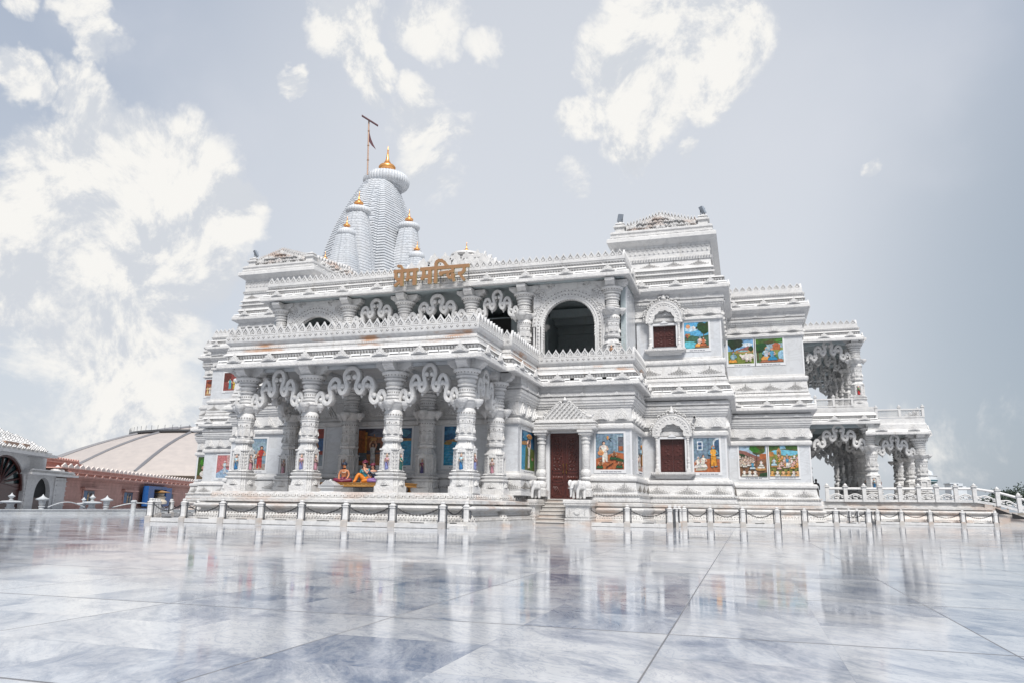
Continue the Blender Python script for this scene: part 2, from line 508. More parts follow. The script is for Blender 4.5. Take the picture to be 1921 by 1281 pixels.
def along(poly, o, step, edges='fr', z=0.0, inset=0.0):
    """evenly spaced frames on the edges of a plan that face the front (f), the right (r) or the left (l)"""
    out = []
    n = len(poly)
    nor = []
    for i in range(n):
        (x0, y0), (x1, y1) = poly[i], poly[(i + 1) % n]
        l = math.hypot(x1 - x0, y1 - y0)
        nor.append(((y1 - y0) / l, -(x1 - x0) / l))
    def corner(i):
        a, b = nor[i - 1], nor[i % n]
        dt = 1 + a[0] * b[0] + a[1] * b[1]
        return (poly[i % n][0] + o * (a[0] + b[0]) / dt, poly[i % n][1] + o * (a[1] + b[1]) / dt)
    for i in range(n):
        N = nor[i]
        k = 'f' if N[1] < -0.5 else 'r' if N[0] > 0.5 else 'l' if N[0] < -0.5 else 'b'
        if k not in edges:
            continue
        A, B = corner(i), corner((i + 1) % n)
        L = math.hypot(B[0] - A[0], B[1] - A[1]) - 2 * inset
        if L < step * 0.6:
            continue
        T = (-N[1], N[0])
        c = max(1, round(L / step))
        for j in range(c):
            t = inset + L * (j + 0.5) / c
            out.append(((A[0] + T[0] * t, A[1] + T[1] * t, z), T, N))
    return out

def plate(outline, n0, n1, back=False):
    k = len(outline)
    vs = [(t, z, n0) for t, z in outline] + [(t, z, n1) for t, z in outline]
    fs = [(i, (i + 1) % k, k + (i + 1) % k, k + i) for i in range(k)] + [tuple(k + i for i in range(k))]
    if back:
        fs.append(tuple(reversed(range(k))))
    return vs, fs

def join(*shapes):
    vs, fs = [], []
    for a, b in shapes:
        k = len(vs)
        vs += list(a)
        fs += [tuple(i + k for i in f) for f in b]
    return vs, fs

def scaled(outline, s, c):
    return [(c[0] + (t - c[0]) * s, c[1] + (z - c[1]) * s) for t, z in outline]

def mirror(half):
    return half + [(-t, z) for t, z in reversed(half) if abs(t) > 1e-6]

# small ornaments (t along the wall, z up, n out)
BEAD = ([(-.06, 0, 0), (.06, 0, 0), (-.06, 0, .10), (.06, 0, .10), (0, -.15, .04)], [(0, 1, 3, 2), (2, 3, 4), (0, 2, 4), (3, 1, 4), (1, 0, 4)])
DENT = ([(-.05, 0, 0), (.05, 0, 0), (.05, .09, 0), (-.05, .09, 0), (-.05, 0, .05), (.05, 0, .05), (.05, .09, .05), (-.05, .09, .05)], [(4, 5, 6, 7), (0, 1, 5, 4), (3, 7, 6, 2), (0, 4, 7, 3), (1, 2, 6, 5)])
_mo = mirror([(.20, 0), (.21, .14), (.19, .22), (.12, .30), (.075, .36), (.03, .44), (0, .5)])
_mi = scaled(_mo, .62, (0, .19)); _mi2 = scaled(_mo, .34, (0, .17))
def merlon_shape():
    k = len(_mo)
    vs = [(t, z, -.06) for t, z in _mo] + [(t, z, .06) for t, z in _mo] + [(t, z, .06) for t, z in _mi] + [(t, z, .0) for t, z in _mi]
    fs = []
    for i in range(k):
        j = (i + 1) % k
        fs += [(i, j, k + j, k + i), (k + i, k + j, 2 * k + j, 2 * k + i), (2 * k + i, 2 * k + j, 3 * k + j, 3 * k + i)]
    fs += [tuple(3 * k + i for i in range(k)), tuple(reversed(range(k)))]
    return join((vs, fs), plate(_mi2, 0, .05))
MERLON = merlon_shape()
_an = mirror([(.62, 0), (.64, .07), (.46, .10), (.44, .2), (.30, .22), (.28, .33), (.14, .36), (.10, .46), (0, .58)])
ANTEFIX = join(plate(_an, -.05, .07, True), plate(scaled(_an, .66, (0, .1)), .07, .11), plate(scaled(_an, .33, (0, .13)), .11, .15))
_lo = mirror([(.40, 0), (.41, .10), (.34, .2), (.30, .32), (.18, .42), (.12, .55), (0, .72)])
LOTUS = join(plate(_lo, 0, .075), plate(scaled(_lo, .72, (0, .06)), .075, .14), plate(scaled(_lo, .42, (0, .1)), .14, .20))
_tr = [(-.2, .0), (.2, .0), (0, .2)]
TRI = plate(_tr, 0, .06)
def lace_shape():
    sh = []
    def stud(t, z, r):
        sh.append(([(t - r, z, 0), (t, z - r, 0), (t + r, z, 0), (t, z + r, 0), (t, z, r * .9)], [(0, 1, 4), (1, 2, 4), (2, 3, 4), (3, 0, 4)]))
    for r, (cnt, z) in enumerate(((11, .05), (9, .13), (7, .21), (5, .29), (3, .37))):
        for i in range(cnt):
            t = (i - (cnt - 1) / 2) * .10
            if r == 0 or abs(t) > (cnt - 3) / 2 * .10 - .02 or (i + r) % 2 == 0:
                stud(t, z + abs(t) * .05, .040)
    for q in (.45, .52, .58, .64):
        stud(0, q, .034)
    return join(*sh)
LACE = lace_shape()
def dots(pts, n=.0):
    sh = []
    for t, z, r, nn in pts:
        nn += n
        sh.append(([(t - r, z, nn), (t, z - r, nn), (t + r, z, nn), (t, z + r, nn), (t - r, z, nn - .03), (t, z - r, nn - .03), (t + r, z, nn - .03), (t, z + r, nn - .03)], [(0, 1, 2, 3), (0, 4, 5, 1), (1, 5, 6, 2), (2, 6, 7, 3), (3, 7, 4, 0)]))
    return join(*sh)
def _edge_pts(outline, step, r, nn):
    out, acc = [], 0.0
    for (t0, z0), (t1, z1) in zip(outline, outline[1:] + outline[:1]):
        l = math.hypot(t1 - t0, z1 - z0)
        k = int(l / step)
        for i in range(max(1, k)):
            f = (i + .5) / max(1, k)
            out.append((t0 + (t1 - t0) * f, z0 + (z1 - z0) * f, r, nn))
    return [p for p in out if p[1] > .03]
LACE_DOTS = dots([(( i - (c - 1) / 2) * .098, z + abs(i - (c - 1) / 2) * .012, .030, .012) for c, z in ((15, .06), (11, .15), (8, .24), (5, .33), (3, .42)) for i in range(c)] + [(0, q, .026, .012) for q in (.52, .60, .67)])
LOTUS_DOTS = join(dots(_edge_pts(scaled(_lo, .86, (0, .05)), .085, .017, .078)), dots(_edge_pts(scaled(_lo, .55, (0, .08)), .085, .018, .143)), dots([(0, .14, .03, .203), (0, .24, .022, .203)]))
ANTE_DOTS = join(dots(_edge_pts(scaled(_an, .83, (0, .09)), .16, .016, .073)), dots(_edge_pts(scaled(_an, .5, (0, .11)), .16, .016, .113)))
MERL_DOTS = dots([(0, .17, .035, .055)] + [(s * .105, .07, .02, .062) for s in (-1, 1)])

# ---------------------------------------------------------------- ground
def sheet(name, x0, x1, y0, y1, z, m):
    b = MB()
    b.add([(x0, y0, z), (x1, y0, z), (x1, y1, z), (x0, y1, z)], [(0, 1, 2, 3)])
    o = b.build(name, m, smooth=False)
    o['kind'] = 'structure'
    return o
M_EARTH = plain('dusty_earth', (0.22, 0.19, 0.15), 0.9, 0, 0.4, 0.05)
sheet('ground', -2500, 2500, -2500, 2500, -0.05, M_EARTH)
sheet('plaza_floor', -90, 70, -40, 160, 0.0, M_FLOOR)

# ---------------------------------------------------------------- the temple
temple = thing('temple', (-18, 52, 0), 'large white marble temple with carved storeys, pillared porch and curved spire', 'temple')

KO = 0.58
PLINTH = [(0.0, 1.3), (.27, 1.3), (.27, 1.12), (.33, 1.12), (.36, 1.06), (.66, .92), (.70, .96), (.73, 1.06), (.78, 1.14), (.84, 1.17), (.90, 1.13), (.94, 1.02), (.95, .82), (1.02, .82), (1.03, 1.0), (1.17, 1.0), (1.2, .9), (1.22, .78)]
DADO = [(1.25, .80), (1.46, .76), (1.47, .71), (1.68, .66), (1.69, .60), (1.78, .54), (2.0, .44), (2.27, .38), (2.29, .25), (2.32, .40), (2.37, .49), (2.46, .53), (2.55, .49), (2.60, .38), (2.62, .12), (2.72, .09), (2.73, 0.0)]
FRIEZE = [(5.14, 0), (5.16, .14), (5.2, .24), (5.28, .28), (5.40, .26), (5.47, .12), (5.48, .02), (5.57, .02), (5.58, .14), (5.64, .14), (5.65, .06), (6.36, .06), (6.37, .16), (6.48, .18), (6.49, .27), (6.60, .29), (6.62, .36), (6.74, .38), (6.78, .45), (6.92, .47), (6.93, .30), (6.99, .30), (7.0, .50), (7.04, .52), (7.2, .44), (7.26, .34)]
EAVE = [(7.30, .36), (7.43, .96), (7.46, 1.0), (7.66, .99), (7.70, .93), (7.75, .90), (7.76, .72), (7.88, .64), (7.90, .64), (7.91, .40), (8.12, .40), (8.13, .68), (8.18, .64), (8.28, .46), (8.40, .45), (8.41, .38), (8.60, .36), (8.66, .30)]
PARAPET = [(8.66, .30), (8.74, .45), (8.80, .55), (8.84, .58), (9.10, .58), (9.12, .40), (9.12, .3)]
DADO2 = [(8.70, .26), (9.44, .18), (9.46, .13), (9.50, .25), (9.56, .33), (9.66, .36), (9.75, .33), (9.80, .24), (9.82, .05), (9.96, .03), (9.97, 0)]
UPPER = [(12.2, 0), (12.21, .14), (12.26, .24), (12.40, .24), (12.46, .1), (12.47, .02), (12.54, .02), (12.55, .10), (13.02, .08), (13.03, .18), (13.13, .2), (13.14, .30), (13.26, .32), (13.28, .40), (13.44, .42), (13.45, .28), (13.52, .28), (13.53, .46), (13.7, .42), (13.76, .36), (13.84, .36)]
EAVE2 = [(13.84, .36), (14.04, .96), (14.07, 1.0), (14.30, .99), (14.34, .92), (14.38, .90), (14.39, .70), (14.54, .60), (14.56, .60), (14.57, .36), (14.77, .36), (14.78, .62), (14.82, .56), (14.9, .42)]
TOWER = [(14.9, .42), (15.0, .40), (15.02, .15), (15.22, .15), (15.24, .42), (15.32, .40), (15.34, .12), (15.52, .12), (15.54, .34), (15.62, .3), (15.63, .16), (15.72, .1), (16.16, .02), (16.18, .14), (16.36, .14), (16.38, 0), (16.66, 0), (16.68, .02), (17.25, .02), (17.27, .1), (17.3, .12), (17.52, .72), (17.56, .78), (17.78, .76), (17.84, .66), (17.86, .42), (17.92, .42), (18.05, .40), (18.06, .30), (18.14, .32), (18.2, .42), (18.28, .42), (18.32, .3), (18.36, .22)]
def sh(prof, dz):
    return [(z + dz, o) for z, o in prof]
def rect(x0, x1, y0, y1):
    return [(x0, y0), (x1, y0), (x1, y1), (x0, y1)]
def row(b, poly, o, z, step, shape, edges='fr', s=1.0, sz=None, mi=0, skip=0, inset=0.0):
    for i, (P, T, N) in enumerate(along(poly, o, step, edges, z, inset)):
        if skip and i % skip == 0:
            continue
        b.stamp(shape, P, T, N, s, sz or s, s, mi)

def eave_decor(b, poly, z, o, big=2.1, edges='fr'):
    """antefixes on the lip, a bead string under its edge and two bead courses above"""
    row(b, poly, o * KO - .02, z + .30, big, ANTEFIX, edges, .66, .82)
    row(b, poly, o * KO + .0, z + .04, .12, DENT, edges, .7)
    row(b, poly, (o - .6) * KO, z + .66, .16, BEAD, edges, 1.15)
    shade_dots(lambda H: row(H, poly, o * KO - .02, z + .30, big, ANTE_DOTS, edges, .66, .82))

PEND = []
def shade_dots(fn):
    H = MB(); fn(H); PEND.append(H)
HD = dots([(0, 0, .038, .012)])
lamps = []
def eave_lamps(poly, z, o, edges, step=2.1):
    """white tube lights lie on the ledge between the antefixes"""
    for P, T, N in along(poly, o * KO - .12, step, edges, z + .34):
        for dt in (-.72, .72):
            lamps.append(((P[0] + T[0] * (dt + .36 * (1 if dt < 0 else -1)) + T[0] * dt * .42, P[1] + T[1] * (dt * 1.42 + .36 * (1 if dt < 0 else -1)), P[2]), T, N))

def body(name, poly, prof, m, decor=None, top=True, k=KO):
    b = MB()
    b.sweep(poly, prof, top, False, 0, k)
    if decor:
        decor(b)
    while PEND:                                 # dark dots paint in shade and dirt of drilled holes, same mesh as stone
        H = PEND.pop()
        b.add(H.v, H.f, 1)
    return b.build(name, [m, M_DARK_MARK], temple, True, 30)

# plans (front to +Y); bays step back and outwards, mirrored about x = -18.1
PORCH = [(-24.75, 31.95), (-11.55, 31.95), (-11.55, 35.6), (-11.2, 35.6), (-11.2, 41.0), (-24.95, 41.0), (-24.95, 35.6), (-24.75, 35.6)]
BLOCK = rect(-24.9, -11.2, 37.4, 41.0)
BAY1 = rect(-30.35, -5.85, 41.0, 58.0)
BAY1D = [(-30.35, 41.0), (-11.0, 41.0), (-11.0, 42.2), (-8.0, 42.2), (-8.0, 41.0), (-5.85, 41.0), (-5.85, 58.0), (-30.35, 58.0)]   # with the door recess
BAY2 = rect(-35.3, -1.0, 46.0, 75.0)
BAY3 = rect(-34.0, 4.15, 53.5, 86.0)
WING1 = rect(-45.7, -33.9, 56.0, 84.0)
WING2 = rect(-49.4, -45.6, 59.5, 84.0)
BAY2L, BAY2R = rect(-35.3, -30.05, 46.0, 75.0), rect(-6.1, -1.0, 46.0, 75.0)     # upper storeys, either side of the open gallery
BAYS = (BAY1, BAY2, BAY3, WING1, WING2)

def plinth_decor(poly):
    def f(b):
        shade_dots(lambda H: (row(H, poly, .99 * KO, .50, .19, HD, 'fr', .9), row(H, poly, 1.035 * KO, .40, .13, HD, 'fr', .8)))
        row(b, poly, .80 * KO, 1.62 - .02, .15, DENT, 'fr', 1.0)
    return f
for q in (BAY1D,) + BAYS[1:]:
    body('plinth', q, PLINTH, M_PLINTH, plinth_decor(q))
def dado_decor(poly):
    def f(b):
        shade_dots(lambda H: (row(H, poly, .62 * KO, 1.76, 1.75, LACE_DOTS, 'fr', 1.0, .80), row(H, poly, .755 * KO, 1.345, .13, HD, 'fr', 1), row(H, poly, .70 * KO, 1.60, .16, HD, 'fr', 1.2)))
        row(b, poly, .74 * KO, 1.30, .16, DENT, 'fr', .9)
        row(b, poly, .68 * KO, 1.53, .16, DENT, 'fr', .7)
    return f
def frieze_decor(poly):
    def f(b):
        shade_dots(lambda H: row(H, poly, .06 * KO, 5.66, 1.05, LOTUS_DOTS, 'frl', 1.0, .92))
        row(b, poly, .06 * KO, 5.66, 1.05, LOTUS, 'frl', 1.0, .92)
        row(b, poly, .16 * KO, 5.60, .1, DENT, 'fr', .5)
        row(b, poly, .46 * KO, 7.02, 1.9, TRI, 'fr', 1.2, 1.0)
        row(b, poly, .30 * KO, 6.93, .1, DENT, 'fr', .6)
    return f
def wall(poly, z0, z1, y_in=0.0):
    return body('wall', poly, [(z0, 0), (z1, 0)], M_PANEL, None, False)
for q in BAYS + (BLOCK,):
    if q is not BLOCK:
        qd = BAY1D if q is BAY1 else q
        body('dado', qd, DADO, M_CARVED, dado_decor(qd), False)
    else:
        body('dado', q, [(1.5, .5), (1.7, .5), (1.72, .42)] + DADO[6:], M_CARVED, lambda b, q=q: shade_dots(lambda H: row(H, q, .55 * KO, 1.78, 1.5, LACE_DOTS, 'fr', 1.0, .8)), False)
    wall(q, 2.73, 5.14)
    body('frieze', q, FRIEZE + ([(7.64, .34)] if q in (BAY1, BLOCK) else []), M_CARVED, frieze_decor(q), False)

# joints between wall slabs: slim raised pilaster strips on the smooth panel band
for q, Y in ((BAY1, 41.0), (BAY2, 46.0), (BAY3, 53.5)):
    for z0, z1 in ((2.73, 5.14), (9.97, 12.2)):
        if q is BAY1 and z0 > 5:
            continue
        for x in (q[0][0] + .02, q[1][0] - .02):
            b = MB(); b.box(x - .05, x + .05, Y - .012, Y + .05, z0, z1)
            b.build('corner_strip', M_FRAME, temple, False)

# lower eave, one run round porch and first bay, then bays two and three
def eave_lower(poly, edges='fr', dz=0.0):
    def f(b):
        eave_decor(b, poly, 7.43 + dz, 1.0, 2.1, edges)
        row(b, poly, .40 * KO, 8.44 + dz, .12, DENT, edges, .8)
    return f
LOW1 = [(-24.85, 31.95), (-11.75, 31.95), (-11.75, 35.75), (-11.3, 35.75), (-11.3, 41.0), (-5.85, 41.0), (-5.85, 58.0), (-30.35, 58.0), (-30.35, 41.0), (-25.2, 41.0), (-25.2, 35.75), (-24.85, 35.75)]
KE = [p[0] for p in EAVE].index(8.28)
def open_eave(prof):
    # over pillars the soffit runs level to the beam, clear of the capitals
    return [(prof[1][0] + .09, .05)] + list(prof[1:])
body('eave', LOW1, open_eave(sh(EAVE[:KE + 1], .1)), M_CARVED, eave_lower(LOW1, 'frl', .1), False)
body('parapet_band', LOW1, sh(EAVE[KE:], .1), M_STAIN, None, False)
def par_decor(poly, z, o, edges='frl', step=.41):
    def f(b):
        row(b, poly, o * KO - .08, z, step, MERLON, edges, .98)
        shade_dots(lambda H: (row(H, poly, o * KO - .08, z, step, MERL_DOTS, edges, .98), [H.stamp(DIAH, P, T, N) for P, T, N in along(poly, o * KO, .3, edges, z - .14)]))
        for P, T, N in along(poly, o * KO, .3, edges, z - .14):
            b.stamp(DIAM, P, T, N)
    return f
DIAH = dots([(0, 0, .075, .006)])
DIAM = ([(-.055, 0, 0), (0, -.06, 0), (.055, 0, 0), (0, .06, 0), (0, 0, .05)], [(0, 1, 4), (1, 2, 4), (2, 3, 4), (3, 0, 4)])
body('parapet', LOW1, sh(PARAPET[:3], .1), M_STAIN, lambda b: row(b, LOW1, .33 * KO, 8.78, .1, DENT, 'frl', .8), False)
body('parapet', LOW1, sh(PARAPET[2:], .1), M_MARBLE, par_decor(LOW1, 9.22, .58), True)
for q in (BAY2L, BAY2R) + BAYS[2:]:
    body('eave', q, EAVE, M_CARVED, eave_lower(q), False)
    def d2(b, q=q):
        shade_dots(lambda H: row(H, q, .27 * KO, 8.84, 1.6, LACE_DOTS, 'fr', .95, .78))
        row(b, q, .26 * KO, 8.72, .16, DENT, 'fr', .6)
        row(b, q, .28 * KO, 9.52, .14, DENT, 'fr', .5)
    body('dado', q, DADO2, M_CARVED, d2, False)
def upper_decor(q, dz):
    def f(b):
        shade_dots(lambda H: row(H, q, .08 * KO, 12.55 + dz, 1.25, LOTUS_DOTS, 'fr', .95, .62))
        row(b, q, .08 * KO, 12.55 + dz, 1.25, LOTUS, 'fr', .95, .62)
        row(b, q, .40 * KO, 13.32 + dz, .17, BEAD, 'fr', .8)
        row(b, q, .42 * KO, 13.55 + dz, 2.2, TRI, 'fr', 1.0, .9)
    return f
def eave2_decor(q, dz, edges='fr'):
    def f(b):
        eave_decor(b, q, 14.04 + dz, 1.0, 2.0, edges)
    return f
for q, dz in ((BAY2L, 0.0), (BAY2R, 0.0), (BAY3, .35), (WING1, .35), (WING2, .35)):
    wall(q, 9.97, 12.2 + dz)
    body('frieze', q, sh(UPPER, dz), M_CARVED, upper_decor(q, dz), False)
    body('eave', q, sh(EAVE2, dz), M_CARVED, eave2_decor(q, dz), True)

# roof parapet of the third bay
P3 = [(15.2, .42), (15.25, .36), (15.4, .36), (15.42, .46), (15.58, .46), (15.6, .34), (15.85, .34), (15.86, .2)]
for q in (BAY3, WING1, WING2):
    def p3d(b, q=q):
        row(b, q, .46 * KO, 15.52, .17, BEAD, 'fr', .9)
        row(b, q, .34 * KO - .08, 15.85, .45, MERLON, 'frl', 1.0, .85)
    body('parapet', q, P3, M_MARBLE, p3d)

# the two roof towers over the second bay
_sc = [(-.14, .0), (-.14, .02), (-.10, -.06), (-.05, -.11), (0, -.13), (.05, -.11), (.10, -.06), (.14, .02), (.14, 0), (.10, -.02), (.05, -.07), (0, -.09), (-.05, -.07), (-.10, -.02)]
SCAL = plate(_sc[1:], 0, .05)
def tower(x0, x1):
    q = rect(x0, x1, 46.05, 57.0)
    def d(b):
        for z, o in ((15.13, .15), (15.43, .12), (16.34, .14), (17.92, .42)):
            row(b, q, o * KO, z, .17, BEAD, 'frl', .85)
        shade_dots(lambda H: row(H, q, .10 * KO, 15.74, 1.4, LACE_DOTS, 'fr', .85, .6))
        row(b, q, .02 * KO, 17.1, .28, SCAL, 'fr', 1.0)
        row(b, q, .02 * KO, 16.72, .3, DENT, 'fr', .9, 1.6)
        row(b, q, .40 * KO, 17.9, .95, TRI, 'fr', 1.2, 1.0)
        row(b, q, .3 * KO, 18.28, .12, DENT, 'fr', .8)
    body('tower', q, TOWER, M_MARBLE, d)
    # crest: corner turrets and a stepped leaf gable between them, on the front and the right side
    def crest(A, B):
        L = math.hypot(B[0] - A[0], B[1] - A[1])
        T = ((B[0] - A[0]) / L, (B[1] - A[1]) / L)
        N = (T[1], -T[0])
        P0 = (A[0], A[1], 18.3)
        c = MB()
        hgt = lambda f: .45 + .62 * (1 - abs(f - .5) * 2) ** 1.2
        n = 22
        top = [(L * i / n, hgt(i / n)) for i in range(n + 1)]
        c.stamp(plate([(0, 0), (L, 0)] + top[::-1], -.28, .10, True), P0, T, N)
        c.stamp(plate([(.0, .0), (L, .0), (L, .16), (0, .16)], .10, .20), P0, T, N)
        for i in range(n):
            f = (i + .5) / n
            c.stamp(MERLON, (A[0] + T[0] * L * f - N[0] * .08, A[1] + T[1] * L * f - N[1] * .08, 18.3 + hgt(f) - .1), T, N, L / n / .40, 1.05, 1.8)
        for k, zz in enumerate((18.5, 18.78, 19.02)):
            m = 13 - 2 * k
            for i in range(m):
                f = .5 + (i - (m - 1) / 2) / 13.5
                if zz - 18.3 + .26 < hgt(f) + .08:
                    Q = (A[0] + T[0] * L * f + N[0] * .10, A[1] + T[1] * L * f + N[1] * .10, zz + random.uniform(-.03, .03))
                    c.stamp(LOTUS, Q, T, N, .60, .46, 1.3)
                    c.stamp(LOTUS_DOTS, Q, T, N, .60, .46, 1.4, 1)
        for f, s in ((.12, .62), (.31, .74), (.69, .74), (.88, .62), (.5, 1.25)):
            Q = (A[0] + T[0] * L * f + N[0] * .10, A[1] + T[1] * L * f + N[1] * .10, 18.36)
            c.stamp(LOTUS, Q, T, N, 1.35 * s, 1.0 * s, 1.2)
            c.stamp(LOTUS_DOTS, Q, T, N, 1.35 * s, 1.0 * s, 1.3, 1)
            c.stamp(ANTEFIX, (Q[0] - N[0] * .05, Q[1] - N[1] * .05, Q[2] + .1), T, N, 1.2 * s, 1.5 * s, .9)
        for i in range(int(L / .14)):
            c.stamp(HD, (A[0] + T[0] * (i + .5) * .14 + N[0] * .19, A[1] + T[1] * (i + .5) * .14 + N[1] * .19, 18.39), T, N)
        c.build('roof_crest', [M_CREST, M_DARK_MARK], temple, False)
    crest((x0 + .75, 46.3), (x1 - .75, 46.3))
    crest((x1 - .2, 47.0), (x1 - .2, 56.2))
    c = MB()
    for x, y in ((x0 + .35, 46.4), (x1 - .35, 46.4), (x1 - .35, 56.6), (x0 + .35, 56.6)):
        c.sweep(rect(x - .3, x + .3, y - .3, y + .3), [(18.3, .1), (18.42, .1), (18.44, 0), (18.72, 0), (18.74, .1), (18.84, .1), (18.86, -.02), (18.98, -.06), (19.0, .0), (19.06, -.02), (19.1, -.16), (19.2, -.24)], True, False)
    c.build('roof_turret', M_MARBLE, temple)
    # stepped pyramid roof behind the crest
    c = MB()
    cx, cy = (x0 + x1) / 2, 52.0
    pr = []
    for i in range(7):
        o = -0.5 - i * .36
        z = 18.3 + i * .2
        pr += [(z, o), (z + .1, o), (z + .12, o - .12)]
    c.sweep(rect(x0, x1, 48.0, 57), pr, True)
    c.build('roof', M_MARBLE, temple)
tower(-7.4, -1.45)
tower(-35.4, -29.75)

# ---------------------------------------------------------------- porch platform
PF = [(-24.75, 31.75), (-11.95, 31.75), (-11.95, 35.4), (-11.6, 35.4), (-11.6, 38.45), (-12.4, 38.45), (-12.4, 41.0), (-25.4, 41.0), (-25.4, 35.4), (-24.75, 35.4)]
PPL = [(0, .95), (.27, .95), (.27, .80), (.33, .80), (.36, .76), (.66, .58), (.70, .6), (.73, .72), (.78, .82), (.84, .85), (.90, .81), (.94, .68), (.95, .46), (1.02, .46), (1.03, .66), (1.17, .66), (1.2, .52), (1.21, .34), (1.46, .28), (1.5, .26)]
def ppd(b):
    row(b, PF, .80, .335, .15, DENT, 'frl', .9)
    row(b, PF, .31, 1.27, .34, TRI, 'frl', .7, .8)
b = MB(); b.box(-13.0, -11.2, 38.5, 41.0, 0, 1.5); b.build('platform', M_PLINTH, temple, False)
shade_dots(lambda H: (row(H, PF, .33, 1.33, .115, HD, 'frl', .8), row(H, PF, .69, .50, .17, HD, 'frl', .9), row(H, PF, .755, .40, .12, HD, 'frl', .8)))
body('platform', PF, PPL, M_PLINTH, ppd, True, 1.0)

# ---------------------------------------------------------------- columns
def redent(w, s):
    a, b_, c = w, w - s, w - 2 * s
    q = [(c, -a), (c, -b_), (b_, -b_), (b_, -c), (a, -c)]
    out = []
    for k in range(4):
        cs, sn = cos(k * pi / 2), sin(k * pi / 2)
        out += [(x * cs - y * sn, x * sn + y * cs) for x, y in q]
    return out

